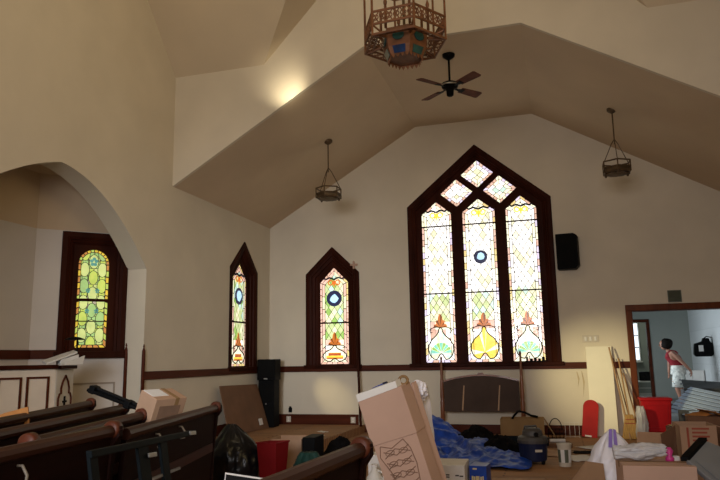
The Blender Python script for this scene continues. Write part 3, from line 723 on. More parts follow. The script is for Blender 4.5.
t, v = stick('broom', 'straw broom with a pale handle leaning beside the doorway', 'broom', (6.44, -.50, .36), (6.38, -.10, 1.26), .012, .012, M['tan'])

m = MB(); m.hexa([(-.06, -.03, .02), (.06, -.03, .02), (.15, -.04, -.355), (-.13, -.04, -.355)], (0, .07, 0)); m.build('bristles', M['straw'], t, bevel=.01)
m = MB(); m.bb((-.062, -.035, -.06), (.066, .045, -.045)); m.bb((-.075, -.038, -.12), (.08, .045, -.105)); m.build('binding', M['redink'], t)
stick('wooden_lath', 'flat wooden lath leaning on the door casing', 'lath', (6.60, -.52, 0), (6.44, -.07, 1.02), .011, .011, M['tan'])
m = None

t = thing('sill_ornament', 'row of small dark ornaments on the sill of the big window', 'ornament', (5.03, -.045, 1.225))
m = MB(); m.bb((-.17, -.02, 0), (.17, .02, .02)); m.build('base', M['black'], t)
for x, w, h in ((-.14, .035, .09), (-.07, .05, .06), (0, .05, .075), (.07, .045, .06), (.135, .05, .085)):
    m = MB(); m.bb((x-w/2, -.014, .02), (x+w/2, .014, h)); m.build('figure', M['black'], t, bevel=.006)
# ------------------------------------------------------------------ pulpit
t = thing('pulpit', 'white panelled pulpit with brown trim and a small dark cross in front of the arch', 'pulpit', (.045, -5.91, 0), (0, 0, R(68)))
# local x runs along the front to the side with the cross, front faces local -y
FP = frame((0, 0, 0), (1, 0, 0), (0, -1, 0))
m = MB(); m.bb((-1.30, 0, 0), (0, .55, 1.28)); m.build('front_body', M['cream'], t, bevel=.01)
m = MB(); m.bb((-1.33, -.045, 1.28), (.0, .56, 1.325)); m.build('top_cap', M['wood'], t, bevel=.008)
for x0 in (-.33, -.63, -.93):
    m = MB(); fr = [(x0, .25), (x0+.25, .25), (x0+.25, 1.20), (x0, 1.20)]; m.plate([fr, offset(fr, .022)], FP, 0, .016); m.build('panel_trim', M['rail'], t)
sd = R(38); FS = frame((.0, 0, 0), (math.cos(sd), math.sin(sd), 0), (math.sin(sd), -math.cos(sd), 0))
m = MB(); m.hexa([(.0, 0, 0), FS(.46, 0), (.363, .55, 0), (.0, .5, 0)], (0, 0, 1.27)); sp = m.build('side_body', M['white'], t, bevel=.008)
m = MB(); m.hexa([FS(.03, 1.275, .04), FS(.46, 1.275, .04), (.368, .55, 1.275), (.03, .5, 1.275)], (0, 0, .04)); m.build('top_cap', M['wood'], t, bevel=.006)
tre = [(.05, .45), (.05, .95), (.075, 1.0), (.10, 1.0)] + [(.10, 1.06), (.125, 1.13), (.18, 1.20), (.235, 1.13), (.26, 1.06), (.26, 1.0)] + [(.285, 1.0), (.31, .95), (.31, .45)]
m = MB(); m.tube([FS(p[0]*1.28, p[1], .008) for p in tre], .012, 5); m.build('trefoil_moulding', M['rail'], sp)
m = MB(); m.plate([[(.172, .78), (.188, .78), (.188, .90), (.215, .90), (.215, .92), (.188, .92), (.188, .97), (.172, .97), (.172, .92), (.145, .92), (.145, .90), (.172, .90)]], lambda a, b, d=0: FS(a*1.28, b, d), 0, .015); m.build('cross', M['black'], sp)
t = thing('reading_desk', 'white sloping book rest standing on top of the pulpit', 'book rest', (.09, -5.78, 1.325), (0, 0, R(68)))
m = MB(); m.hexa([(-.24, .03, .0), (.16, .10, .125), (.24, .34, .15), (-.14, .34, .03)], (.0, 0, .02)); m.build('rest', M['white'], t, bevel=.004)
m = MB(); m.hexa([(-.05, .08, .0), (.19, .12, .0), (.19, .12, .115), (-.05, .08, .055)], (.03, .16, 0)); m.build('support', M['white'], t, bevel=.004)
m = MB(); m.hexa([(-.02, .01, .0), (.22, .08, .0), (.25, .09, .10), (.0, .02, .02)], (-.005, .018, 0)); m.build('ledge', M['white'], t)
t = thing('desk_lamp', 'small dark lamp with a flat oval head behind the book rest of the pulpit', 'lamp', (.02, -5.78, 1.36), (0, 0, R(68)))
t.location = (-.16, -5.34, 1.325)
m = MB(); m.lathe([(0, 0), (.07, 0), (.075, .02), (.03, .07), (.012, .10), (0, .10)], (0, 0, 0), 14); m.build('base', M['bronze'], t, smooth=True)
m = MB(); m.tube([(0, 0, .08), (0, 0, .30)], .012, 8); m.build('stem', M['black'], t)
m = MB(); m.lathe([(0, .33), (.05, .325), (.12, .30), (.125, .292), (.05, .295), (0, .297)], (-.03, 0, 0), 16, sx=1.0, sy=.7); m.build('lamp_head', M['black'], t, smooth=True)

# ------------------------------------------------------------------ pews
def make_pew(x, y, ang, L, H, label, seat=.42, ends=(1, 1), hooks=()):
    # local x along the bench, local y towards the seat front
    t = thing('church_pew', label, 'pew', (x-.075*math.sin(R(ang)), y+.075*math.cos(R(ang)), 0), (0, 0, R(ang)), 'dark walnut church pews')
    k = H/.95
    m = MB(); m.hexa([(.04, -.02, .0), (L-.04, -.02, .0), (L-.04, -.075, H-.05), (.04, -.075, H-.05)], (0, .03, 0)); m.build('back', M['pew'], t)
    m = MB(); m.tube([(.03, -.07, H-.035), (L-.03, -.07, H-.035)], .036, 10); m.build('top_rail', M['pewcap'], t, smooth=False)
    m = MB(); m.hexa([(.04, .0, .44*k), (L-.04, .0, .44*k), (L-.04, seat, .455*k), (.04, seat, .455*k)], (0, 0, .035)); m.build('seat', M['pew'], t)
    prof = [(-.03, 0), (seat+.03, 0), (seat+.03, .08), (seat-.03, .16), (seat-.02, .40), (seat+.05, .50), (seat+.04, .58), (seat-.02, .61), (.16, .63), (.06, .70), (.0, .83), (-.02, .93), (-.06, .965), (-.12, .945), (-.125, .89), (-.09, .84), (-.06, .55), (-.05, .2)]
    for e, xx in enumerate((0, L-.055)):
        if not ends[e]: continue
        m = MB(); m.plate([[(p[0], p[1]*k) for p in prof]], lambda a, b, d=0: Vector((xx+d, a, b)), 0, .055)
        ep = m.build('pew_end', M['pewend'] if e == 0 else M['pew'], t, bevel=.008)
        m = MB(); m.lathe([(0, -.010), (.042, -.010), (.050, 0), (.050, .055), (.042, .065), (0, .065)], (xx, -.072, .925*k), 16, rot=RY(R(90))); m.build('scroll', M['pewend'], ep, smooth=True)
    for hx in hooks:
        m = MB(); m.tube([(hx, -.075, .86*k), (hx, -.10, .86*k), (hx, -.125, .82*k), (hx, -.12, .78*k), (hx, -.09, .775*k)], .007, 6); m.build('hook', M['hook'], t, smooth=True)
    m = MB(); m.hexa([(.10, -.055, .62*k), (L-.10, -.055, .62*k), (L-.10, -.055, .55*k), (.10, -.055, .55*k)], (0, -.012, 0)); m.build('back_moulding', M['pewcap'], t)
    return t
def pew(far, ang, L, H, label, **k):
    d = Vector((math.cos(R(ang)), math.sin(R(ang)))); s = Vector(far) - d*L
    return make_pew(s.x, s.y, ang, L, H, label, **k)
pew((.659, -6.077), 111, 2.9, .95, 'dark wooden pew nearest the pulpit', seat=.36)
pew((1.488, -6.675), 107.5, 2.8, .95, 'dark wooden pew second from the pulpit, folded black stand across its end', seat=.34)
pew((2.22, -7.47), 105.7, 1.86, .95, 'short dark pew in the middle row with a rounded end at both sides', seat=.34)
pew((2.975, -8.86), 99, 2.1, .985, 'dark pew with a reddish scroll end, beside the long pew under the tilted carton', seat=.28, hooks=(1.2,))
pew((2.44, -6.65), 103.8, 2.17, .95, 'long dark pew behind the teal frame, its scroll end beside the black bin bag', seat=.36, ends=(0, 1), hooks=(.55, 1.05))
pew((4.544, -9.144), 87.8, 1.9, .95, 'reddish dark pew standing alone before the tall tilted carton', seat=.36)

# ------------------------------------------------------------------ boxes, bags and heaps
def carton(name, label, c, size, rot=(0, 0, 0), mt='card', flaps=(), group=None, cat='box', tape=True, wall=.006, inner='cardin', fmt=None):
    # c: centre of the base; flaps: list of (side, open angle in degrees)
    t = thing(name, label, cat, c, rot, group); w, d, h = size; e = wall
    m = MB()
    if flaps:
        m.bb((-w/2, -d/2, 0), (w/2, d/2, e)); m.bb((-w/2, -d/2, e), (w/2, -d/2+e, h)); m.bb((-w/2, d/2-e, e), (w/2, d/2, h)); m.bb((-w/2, -d/2+e, e), (-w/2+e, d/2-e, h)); m.bb((w/2-e, -d/2+e, e), (w/2, d/2-e, h))
    else: m.bb((-w/2, -d/2, 0), (w/2, d/2, h))
    m.build('body', M[mt], t, bevel=.003)
    for sd_, an in flaps:
        a = R(an); f = MB(); L_ = (d if sd_ in 'fb' else w)*.48; s_ = (w if sd_ in 'fb' else d)/2-.004
        if sd_ == 'f': o, u, v = Vector((0, -d/2, h)), Vector((1, 0, 0)), Vector((0, -math.sin(a), math.cos(a)))
        if sd_ == 'b': o, u, v = Vector((0, d/2, h)), Vector((1, 0, 0)), Vector((0, math.sin(a), math.cos(a)))
        if sd_ == 'l': o, u, v = Vector((-w/2, 0, h)), Vector((0, 1, 0)), Vector((-math.sin(a), 0, math.cos(a)))
        if sd_ == 'r': o, u, v = Vector((w/2, 0, h)), Vector((0, 1, 0)), Vector((math.sin(a), 0, math.cos(a)))
        f.hexa([o-u*s_, o+u*s_, o+u*s_+v*L_, o-u*s_+v*L_], u.cross(v)*e*.6); f.build('flap', M[fmt or mt], t)
    if tape and not flaps:
        m = MB(); m.bb((-w/2-.001, -.025, h-.04), (w/2+.001, .025, h+.0015)); m.build('tape', M['cardyellow'], t)
    return t
def sack(name, label, c, rx, ry, h, mt, seed, cat='bag', neck=.16, amp=.09, rot=(0, 0, 0), top=None, topm=None, n=56, k=36, freq=3.2, lean=(0, 0)):
    t = thing(name, label, cat, c, rot); m = MB(); vs = []; fs = []
    for i in range(k+1):
        f = i/k; z = h*f
        r = (1-.12*(1-f)**4) * (1 if f < .35 else max(neck, (1-((f-.35)/.65)**1.9*(1-neck))))
        if f == 0: r *= .9
        for j in range(n):
            a = 2*math.pi*j/n; p = Vector((rx*r*math.cos(a), ry*r*math.sin(a), z))
            nz = noise.noise(Vector((math.cos(a)*freq*.6+seed, math.sin(a)*freq*.6, z*freq/h*.8)))
            nz2 = noise.noise(Vector((math.cos(a)*freq*2+seed, math.sin(a)*freq*2+9, z*freq/h*1.2)))
            fold = .05*math.sin(a*9+seed)*max(0, f-.45)
            nz3 = abs(noise.noise(Vector((math.cos(a)*freq*2.6+seed*2, math.sin(a)*freq*2.6+4, z*freq/h*2.6)))); g = 1 + amp*2.2*nz + amp*nz2 + fold - amp*1.5*nz3
            q = Vector((p.x*g + lean[0]*f*f, p.y*g + lean[1]*f*f, p.z + (amp*.25*h*nz2 if 0 < f else 0)))
            vs.append(q)
    for i in range(k):
        for j in range(n): fs.append((i*n+j, i*n+(j+1) % n, (i+1)*n+(j+1) % n, (i+1)*n+j))
    fs += [tuple(range(n))[::-1], tuple(range(k*n, (k+1)*n))]
    m.add(vs, fs); m.build('bag', M[mt], t, smooth=True)
    return t
def heap(name, label, c, rx, ry, hf, mt, seed, cat, n=44, amp=.05, freq=7., rot=0, th=.012, parent_z=0):
    # crumpled sheet lying over a heap: height hf(u, v) for u, v in -1..1
    t = thing(name, label, cat, c, (0, 0, R(rot))); m = MB(); vs = []; fs = []
    for i in range(n+1):
        for j in range(n+1):
            u, v = 2*i/n-1, 2*j/n-1
            e = 1 + .12*noise.noise(Vector((u*2+seed, v*2, 3)))
            x, y = u*rx*e, v*ry*e
            b = max(0, 1-max(abs(u), abs(v))**3); rg3 = abs(noise.noise(Vector((x*freq*4.1+seed, y*freq*4.1, 2))))
            rg = 1-abs(noise.noise(Vector((x*freq+seed, y*freq, seed*.37))))*2
            rg2 = noise.noise(Vector((x*freq*2.3+seed, y*freq*2.3, 5)))
            z = hf(u, v) + amp*(.3+b)*(max(0, rg)*.9 + rg2*.5 + rg3*.5) + th
            vs.append((x, y, max(.006, z)))
    for i in range(n):
        for j in range(n):
            a = i*(n+1)+j; fs.append((a, a+n+1, a+n+2, a+1))
    m.add(vs, fs); o = m.build('sheet', M[mt], t, smooth=True)
    s = o.modifiers.new('thick', 'SOLIDIFY'); s.thickness = .004; s.offset = -1
    return t

# tilted carton on the pew seat
t = thing('carton', 'tan cardboard carton tilted on the seat of the long pew, white label on top', 'box', (2.12, -7.30, .50), (0, R(22), R(-16)))
m = MB(); m.bb((-.11, -.15, .0), (.09, .17, .62)); m.build('body', M['card'], t, bevel=.004)
m = MB(); m.bb((-.10, -.14, .62), (.03, .02, .623)); m.build('label', M['paper'], t)
m = MB(); m.bb((.09, -.10, .35), (.092, .12, .56)); m.build('print', M['ink'], t)
m = MB(); m.bb((-.111, .05, .28), (.091, .09, .6215)); m.build('tape', M['cardyellow'], t)
# folded black stand across the pew tops
t = thing('folded_stand', 'folded black metal stand lying across the tops of the front pews', 'stand', (1.65, -7.0, .97), (0, R(20), R(3)))
for dy in (-.035, .03):
    m = MB(); m.tube([(-.32, dy, .02), (.38, dy*.6, .04)], .016, 8); m.build('leg', M['black'], t)
m = MB(); m.tube([(-.30, 0, .055), (.36, 0, .06)], .016, 8); m.build('centre_tube', M['blackgloss'], t)
for x in (-.28, .1, .34): m = MB(); m.bb((x-.03, -.05, .0), (x+.03, .05, .07)); m.build('clamp', M['black'], t, bevel=.01)
# small things on the pews
def flat(name, label, cat, c, size, mt, rot=(0, 0, 0), group=None):
    t = MB(); w, d, h = size; t.bb((-w/2, -d/2, 0), (w/2, d/2, h)); o = t.build(name, M[mt], None, bevel=.002); o.location = c; o.rotation_euler = rot; return tag(o, label, cat, group)
t = thing('paper_folder', 'orange paper folder standing on the pew nearest the pulpit', 'folder', (1.18, -7.74, .655), (0, R(-8), R(20)))
m = MB(); m.hexa([(-.17, 0, 0), (.17, 0, 0), (.17, .01, .32), (-.02, .01, .30), (-.17, .01, .27)], (0, .015, 0)); m.build('cover', M['orange'], t); m = MB(); m.bb((-.15, .016, .02), (.14, .03, .25)); m.build('pages', M['paper'], t)
def book(c, rz, label, mt='red', s=1):
    t = thing('hymn_book', label, 'book', c, (0, 0, R(rz)), 'books left on the pew seats')
    m = MB(); m.bb((-.075*s, -.11*s, 0), (.075*s, .11*s, .005)); m.bb((-.075*s, -.11*s, .028), (.075*s, .11*s, .033)); m.bb((-.08*s, -.11*s, 0), (-.075*s, .11*s, .033)); m.build('cover', M[mt], t)
    m = MB(); m.bb((-.073*s, -.10*s, .005), (.07*s, .10*s, .028)); m.build('pages', M['paper'], t)
book((2.06, -7.75, .455), 20, 'dark red book on the seat of the short middle pew', 'redink')
book((1.42, -7.05, .455), 35, 'white booklet on the seat of the second pew, under the black stand', 'paper', 1.2)

# teal frame leaning on the back of the long pew
ea = R(103.8)
t = thing('folding_frame', 'dark teal metal frame with upright panels leaning on the back of the long pew', 'frame', (3.27, -9.53, .0), (0, 0, ea))
UF = lambda x, z, d=0: Vector((x, -.02-(.95-z)*.16-d + .0, z))
def tzz(x): return .93-.045*x
m = MB(); m.hexa([UF(0, tzz(0)-.035), UF(1.62, tzz(1.62)-.035), UF(1.62, tzz(1.62)), UF(0, tzz(0))], (0, -.03, 0)); m.build('top_rail', M['teal'], t, bevel=.005)
for x in (0, .60, .96):
    w = .085 if x == 0 else .16 if x < .7 else .12
    m = MB(); m.hexa([UF(x, .03), UF(x+w, .03), UF(x+w, tzz(x)-.03), UF(x, tzz(x)-.03)], (0, -.02, 0)); m.build('upright', M['teal'], t, bevel=.004)
m = MB(); m.hexa([UF(.08, .70), UF(1.3, .66), UF(1.3, .645), UF(.08, .685)], (0, -.012, 0)); m.build('cross_rail', M['steel'], t)
m = MB(); m.hexa([UF(.06, .03), UF(1.3, .03), UF(1.3, .09), UF(.06, .09)], (0, -.03, 0)); m.build('bottom_rail', M['teal'], t)
for x, z in ((.14, .60), (.70, .80), (1.52, .835)):
    m = MB(); m.hexa([UF(x, z, .03), UF(x+.13, z-.01, .03), UF(x+.13, z+.015, .03), UF(x, z+.025, .03)], (0, -.01, 0)); m.build('catch', M['steel'], t, bevel=.003)
# framed picture lying at the foot of the picture
t = thing('framed_picture', 'black picture with a thin white border leaning beside the black bin bag', 'picture', (3.45, -8.3, .0), (R(0), R(0), R(0)))
q0, q1, q2, q3 = [Vector(p)-Vector((3.45, -8.3, 0)) for p in ((3.335, -8.2, .625), (3.66, -8.12, .575), (3.72, -8.38, .03), (3.40, -8.46, .08))]
nq = (q1-q0).cross(q3-q0).normalized()
m = MB(); m.hexa([q0, q1, q2, q3], nq*.015); m.build('frame', M['paper'], t)
i_ = lambda p: p + ((q0+q1+q2+q3)/4-p)*.04
sgn = 1 if nq.dot(Vector((5.46, -12.3, 1.33))-Vector((3.45, -8.3, .3))) > 0 else -1
m = MB(); o_ = nq*(.015 if sgn > 0 else 0); m.hexa([i_(p)+o_ for p in (q0, q1, q2, q3)], nq*.003*sgn); m.build('print', M['blackgloss'], t)

sack('bin_bag', 'full black bin bag beside the end of the long pew', (1.95, -5.30, .0), .32, .28, .64, 'blackbag', 2.3, neck=.12, lean=(-.04, 0))
# red bin
t = thing('waste_bin', 'red plastic waste bin beside the black bin bag', 'bin', (2.40, -5.30, 0), (0, 0, R(-8)))
m = MB(); m.lathe([(.0, 0), (.135, 0), (.18, .46), (.172, .46), (.127, .012), (0, .012)], (0, 0, 0), 4, rot=RZ(R(45)), sx=1.0, sy=.8); m.build('body', M['red'], t, bevel=.015)
m = MB(); pr = [(.195*math.cos(R(45)+i*math.pi/2), .8*.195*math.sin(R(45)+i*math.pi/2)) for i in range(4)]
rr = RZ(R(45)); m.tube([rr @ Vector((.182*math.cos(i*math.pi/2), .8*.182*math.sin(i*math.pi/2), .458)) for i in range(4)], .010, 6, closed=True); m.build('rim', M['red'], t)
carton('carton', 'brown cardboard box behind the red waste bin, white label on its side', (2.22, -4.35, 0), (.38, .4, .40), (0, 0, R(6)), 'card', flaps=(('b', 160), ('l', 160)))
t = carton('storage_box', 'narrow black box standing beside the brown cardboard box', (2.54, -4.42, 0), (.15, .4, .43), (0, 0, R(4)), 'black', tape=False)
t = sack('green_bag', 'dark green plastic bag in front of the small black box', (2.76, -5.15, 0), .19, .17, .34, 'green', 5.1, neck=.45, amp=.12)
heap('black_jacket', 'black jacket dropped in a heap behind the lone reddish pew', (2.64, -3.70, 0), .26, .22, lambda u, v: .27*max(0, 1-u*u-v*v*.8), 'blackcloth', 4.4, 'jacket', n=26, amp=.05)
def sheet(label, c, w, d, rz, mt='paper', gp='loose sheets and cardboard scraps on the floor', nm='paper_sheet', cat='paper', sd=1, z=.004):
    m = MB(); n = 8; vs = []; fs = []
    for i in range(n+1):
        for j in range(n+1):
            u, v = i/n-.5, j/n-.5; vs.append((u*w, v*d, z+.018*abs(noise.noise(Vector((u*3+sd, v*3, sd))))))
    for i in range(n):
        for j in range(n): a = i*(n+1)+j; fs.append((a, a+n+1, a+n+2, a+1))
    m.add(vs, fs); o = m.build(nm, M[mt], None, smooth=True); s = o.modifiers.new('thick', 'SOLIDIFY'); s.thickness = .003
    o.location = c; o.rotation_euler = (0, 0, R(rz)); return tag(o, label, cat, gp)
sheet('white crumpled paper on the raised floor beside the black jacket', (2.42, -3.45, .0), .38, .3, 20, sd=3)
sheet('small white paper on the raised floor before the low baseboard', (1.55, -1.3, .13), .12, .2, 50, sd=5)
sheet('pale paper scrap on the raised floor near the pole', (1.72, -1.9, .13), .13, .16, 10, sd=6)
sheet('white cardboard scrap on the floor right of the paint bucket', (5.62, -2.75, 0), .42, .5, 25, 'paper', sd=8)
sheet('tan cardboard scrap on the floor beside the blue wet vacuum', (5.28, -2.35, 0), .4, .6, -15, 'card', sd=9)
sheet('wide pale sheet on the floor before the red board', (5.95, -1.7, 0), .5, .6, 40, 'paper', sd=12)
sheet('dark crumpled sheet on the floor behind the paint bucket', (5.70, -2.15, 0), .35, .3, 10, 'blackcloth', sd=14)
sheet('flat brown cardboard on the floor in front of the blue tarp', (4.95, -4.75, 0), .62, .8, 8, 'card', sd=15)
t = sheet('red cloth on the floor left of the white plastic bag', (5.50, -4.9, 0), .22, .35, 20, 'red', sd=17, nm='red_cloth', cat='cloth', gp=None)

# the tall tilted carton
LT = Vector((4.14, -7.25, 0))
t = thing('tall_carton', 'tall pale cardboard carton tilted on the floor with a lid and line drawing', 'box', LT, (0, 0, 0))
def tb(p): return Vector(p) - LT
# front face corners: lid and body
la, lb, lc, ld = [Vector(p) for p in ((3.968, -7.3, 1.01), (4.304, -7.3, 1.127), (4.414, -7.3, .79), (4.07, -7.3, .685))]
ux = (lb-la).normalized(); uz = (la-ld).normalized(); dp = Vector((.03, .17, .03))
m = MB(); m.hexa([tb(p) for p in (ld, lc, lb, la)], dp); m.build('lid', M['cardlight'], t, bevel=.004)
b0 = ld + ux*.012 + Vector((0, .006, 0)); b1 = lc - ux*.006 + Vector((0, .006, 0)); dn = -uz*.76
m = MB(); m.hexa([tb(b0+dn), tb(b1+dn), tb(b1), tb(b0)], dp*.96); m.build('body', M['cardlight'], t, bevel=.004)
m = MB(); m.hexa([tb(la+Vector((0, -.004, 0))), tb(lb-ux*.03+Vector((0, -.004, 0))), tb(lb-ux*.03+uz*.05), tb(la+uz*.055)], dp*.5); m.build('liner', M['white'], t)
# line drawing on the body
Fd = lambda a, b, d=0: tb(b0 + ux*(a*1.15-.01) - uz*b*.95 + Vector((0, -.002-d, 0)))
m = MB()
def ln(pts, r=.0035): m.tube([Fd(*p) for p in pts], r, 4)
ln([(.05, .02), (.03, .10), (.07, .22), (.10, .36), (.12, .5)]); ln([(.21, .02), (.24, .10), (.25, .22), (.235, .36), (.24, .5)])
ln([(.05, .02), (.12, .06), (.21, .02)])
for k in range(5):
    y = .07+.085*k; ln([(.06, y), (.14, y+.05), (.235, y)]); ln([(.06, y+.05), (.14, y), (.235, y+.05)])
    ln([(.10+.03*math.cos(i*math.pi/5), y+.02+.02*math.sin(i*math.pi/5)) for i in range(11)], .0028)
    ln([(.19+.03*math.cos(i*math.pi/5), y+.03+.02*math.sin(i*math.pi/5)) for i in range(11)], .0028)
m.build('line_drawing', M['ink'], t)
# a second, open sheet of the carton standing behind its right side
t = thing('cardboard_flap', 'brown cardboard sheet leaning against the right side of the tall tilted carton', 'cardboard', (4.42, -7.0, 0))
o_ = Vector((4.42, -7.0, 0)); P = [Vector(p)-o_ for p in ((4.335, -7.10, 1.14), (4.355, -7.06, 1.15), (4.67, -7.00, .02), (4.60, -7.10, .02))]
m = MB(); m.hexa(P, (.014, 0, .006)); m.build('panel', M['cardlight'], t)
sack('plastic_wrap', 'white crumpled plastic wrap stuffed into the top of the tall tilted carton', (4.33, -6.92, 1.02), .09, .10, .14, 'whitebag', 8.8, cat='wrap', neck=.3, amp=.2, rot=(0, R(24), 0))
sack('plastic_wrap', 'tall white plastic wrapped bundle standing behind the tall tilted carton', (4.36, -6.72, 0), .085, .08, 1.12, 'whitebag', 9.7, cat='wrap', neck=.6, amp=.12, lean=(-.03, 0))
t = thing('blue_tool', 'small blue tool lying on the rim of the tall tilted carton', 'tool', (4.12, -7.22, 1.105), (0, R(-18), R(0)))
m = MB(); m.tube([(-.06, 0, .012), (.05, 0, .02)], .013, 6); m.build('handle', M['blue'], t); m = MB(); m.bb((.035, -.02, .008), (.07, .02, .035)); m.build('head', M['vacblue'], t, bevel=.006)
t = thing('tape_roll', 'small yellowish tape roll on the top corner of the tall tilted carton', 'tape', (4.30, -7.20, 1.165), (R(70), 0, R(10)))
m = MB(); m.tube([(.032*math.cos(i*math.pi/8), .032*math.sin(i*math.pi/8), 0) for i in range(16)], .011, 6, closed=True); m.build('roll', M['cardyellow'], t)
# white things behind it on the floor
carton('white_box', 'small white box behind the tall tilted carton beside the lone pew', (3.63, -5.42, 0), (.2, .25, .38), (0, 0, R(5)), 'paper', tape=False)
t = thing('white_jug', 'white plastic jug in front of the small white box', 'jug', (3.66, -5.75, 0)); m = MB(); m.lathe([(0, 0), (.075, 0), (.08, .02), (.08, .2), (.03, .27), (.028, .30), (0, .30)], (0, 0, 0), 16); m.build('body', M['white'], t, smooth=True)
m = MB(); m.lathe([(0, .30), (.032, .30), (.032, .325), (0, .325)], (0, 0, 0), 14); m.build('cap', M['paper'], t)
m = MB(); m.tube([(.03, 0, .27), (.095, 0, .24), (.08, 0, .13)], .01, 6); m.build('handle', M['white'], t)
# printed white box
t = carton('printed_box', 'white printed box with dark round marks beside the tall tilted carton', (4.33, -5.38, 0), (.34, .44, .31), (0, 0, R(2)), 'paper', tape=False)
for x, z, r in ((-.02, .13, .022), (.125, .16, .014)): m = MB(); m.plate([circ((x, z), r, 14)], frame((0, -.22, 0), (1, 0, 0), (0, -1, 0)), 0, .002); m.build('printed_mark', M['darkprint'], t)
for x, z in ((-.06, .215), (-.01, .215), (-.06, .195), (-.01, .195), (.08, .21), (.12, .205)): m = MB(); m.bb((x, -.222, z), (x+.035, -.22, z+.012)); m.build('printed_mark', M['darkprint'], t)
t = carton('blue_package', 'blue package with pale lettering beside the white printed box', (4.61, -5.22, 0), (.17, .24, .27), (0, 0, R(-4)), 'blue', tape=False)
m = MB()
for i, (w, h) in enumerate(((.016, .045), (.014, .04), (.018, .045), (.012, .045), (.016, .04), (.012, .045))): m.bb((-.062+.021*i, -.123, .13), (-.062+.021*i+w, -.12, .13+h))
m.bb((-.05, -.123, .235), (-.01, -.12, .25)); m.build('lettering', M['yellow'], t)

# blue tarp with dark clothes
heap('blue_tarp', 'crumpled blue tarp spread in a heap on the floor under the headboard', (4.08, -2.70, 0), .92, 1.15, lambda u, v: .40*math.exp(-((u+.55)**2/.12+(v-.50)**2/.20)) + .15*math.exp(-((u-.1)**2/.3+(v-.1)**2/.3)) + .06*math.exp(-((u-.6)**2/.2+(v+.5)**2/.2)), 'blue', 1.7, 'tarp', n=90, amp=.06, freq=4.0)
heap('dark_clothes', 'black clothes heaped on the middle of the blue tarp', (4.22, -2.15, .08), .27, .38, lambda u, v: .17*max(0, 1-u*u*.8-v*v*.6)+.05*(-u), 'blackcloth', 6.1, 'clothes', n=30, amp=.07, rot=-12)
heap('dark_clothes', 'black clothes on the blue tarp beside the blue wet vacuum', (4.62, -2.85, .07), .27, .26, lambda u, v: .13*max(0, 1-u*u*.7-v*v*.7), 'blackcloth', 7.7, 'clothes', n=26, amp=.06, rot=10)
t = carton('storage_bin', 'dark teal bin under the wide cardboard box on the floor', (4.80, -1.12, 0), (.56, .4, .12), (0, 0, 0), 'teal', tape=False)
t = carton('carton', 'wide yellowish cardboard box on top of the dark teal bin by the blue wet vacuum', (4.81, -1.12, .12), (.66, .42, .25), (0, 0, R(2)), 'cardyellow', flaps=(('b', 150), ('r', 150)))
t = thing('black_hose', 'black curved vacuum hose sticking out of the wide cardboard box', 'hose', (4.83, -1.05, .13))
m = MB(); m.tube([(-.20, 0, .01), (-.17, .0, .24), (-.08, 0, .34), (.02, 0, .32), (.12, 0, .27), (.22, 0, .25)], .018, 8); m.build('hose', M['black'], t, smooth=True)
# wet vacuum
t = thing('wet_vacuum', 'dark blue drum wet vacuum with a charcoal lid behind the paint bucket', 'vacuum', (5.05, -3.25, 0))
m = MB(); m.lathe([(0, .04), (.155, .04), (.165, .06), (.18, .25), (.185, .255), (0, .255)], (0, 0, 0), 28); m.build('drum', M['vacblue'], t, smooth=False)
m = MB(); m.lathe([(0, .255), (.192, .255), (.195, .29), (.18, .325), (.13, .345), (.12, .40), (.09, .43), (0, .435)], (0, 0, 0), 28); m.build('lid', M['vacgrey'], t)
m = MB(); m.tube([(-.10, -.03, .39), (-.09, -.03, .45), (.05, -.03, .46), (.06, -.03, .41)], .014, 8); m.build('handle', M['vacgrey'], t)
for s_ in (-1, 1): m = MB(); m.bb((s_*.185-.012, -.04, .22), (s_*.185+.012, .02, .32)); m.build('latch', M['black'], t)
m = MB(); m.hexa([(.03, -.181, .16), (.11, -.152, .16), (.11, -.157, .19), (.03, -.184, .19)], (.004, -.010, 0)); m.build('label', M['plate'], t)
for a in (40, 140, 220, 320):
    m = MB(); m.lathe([(0, 0), (.022, .005), (.022, .035), (.012, .05), (0, .05)], (.15*math.cos(R(a)), .15*math.sin(R(a)), 0), 10); m.build('caster', M['black'], t)
m = MB(); m.lathe([(.0, 0), (.03, 0), (.03, .03), (0, .03)], (0.05, -.11, .35), 10, rot=RX(R(60))); m.build('switch', M['black'], t)
# paint bucket
t = thing('paint_bucket', 'pale paint bucket with drips standing on the floor before the red board', 'bucket', (5.425, -3.40, 0))
m = MB(); m.lathe([(0, 0), (.072, 0), (.084, .25), (.089, .25), (.089, .268), (.080, .268), (.068, .01), (0, .01)], (0, 0, 0), 24); m.build('pail', M['plate'], t, smooth=False)
m = MB(); m.tube([(.085*math.cos(math.pi*i/10), -.05*math.sin(math.pi*i/10), .25-.09*math.sin(math.pi*i/10)) for i in range(11)], .003, 6); m.build('wire_handle', M['steel'], t)
m = MB(); n = 12
for i in range(n):
    a0, a1 = R(205+130*i/n), R(205+130*(i+1)/n); r0, r1 = .0765, .0835
    m.hexa([(r0*math.cos(a0), r0*math.sin(a0), .05), (r0*math.cos(a1), r0*math.sin(a1), .05), (r1*math.cos(a1), r1*math.sin(a1), .20), (r1*math.cos(a0), r1*math.sin(a0), .20)], (.003*math.cos(a0), .003*math.sin(a0), 0), 0 if (i//3) % 2 else 1)
m.build('label', [M['paper'], M['ventgreen']], t)
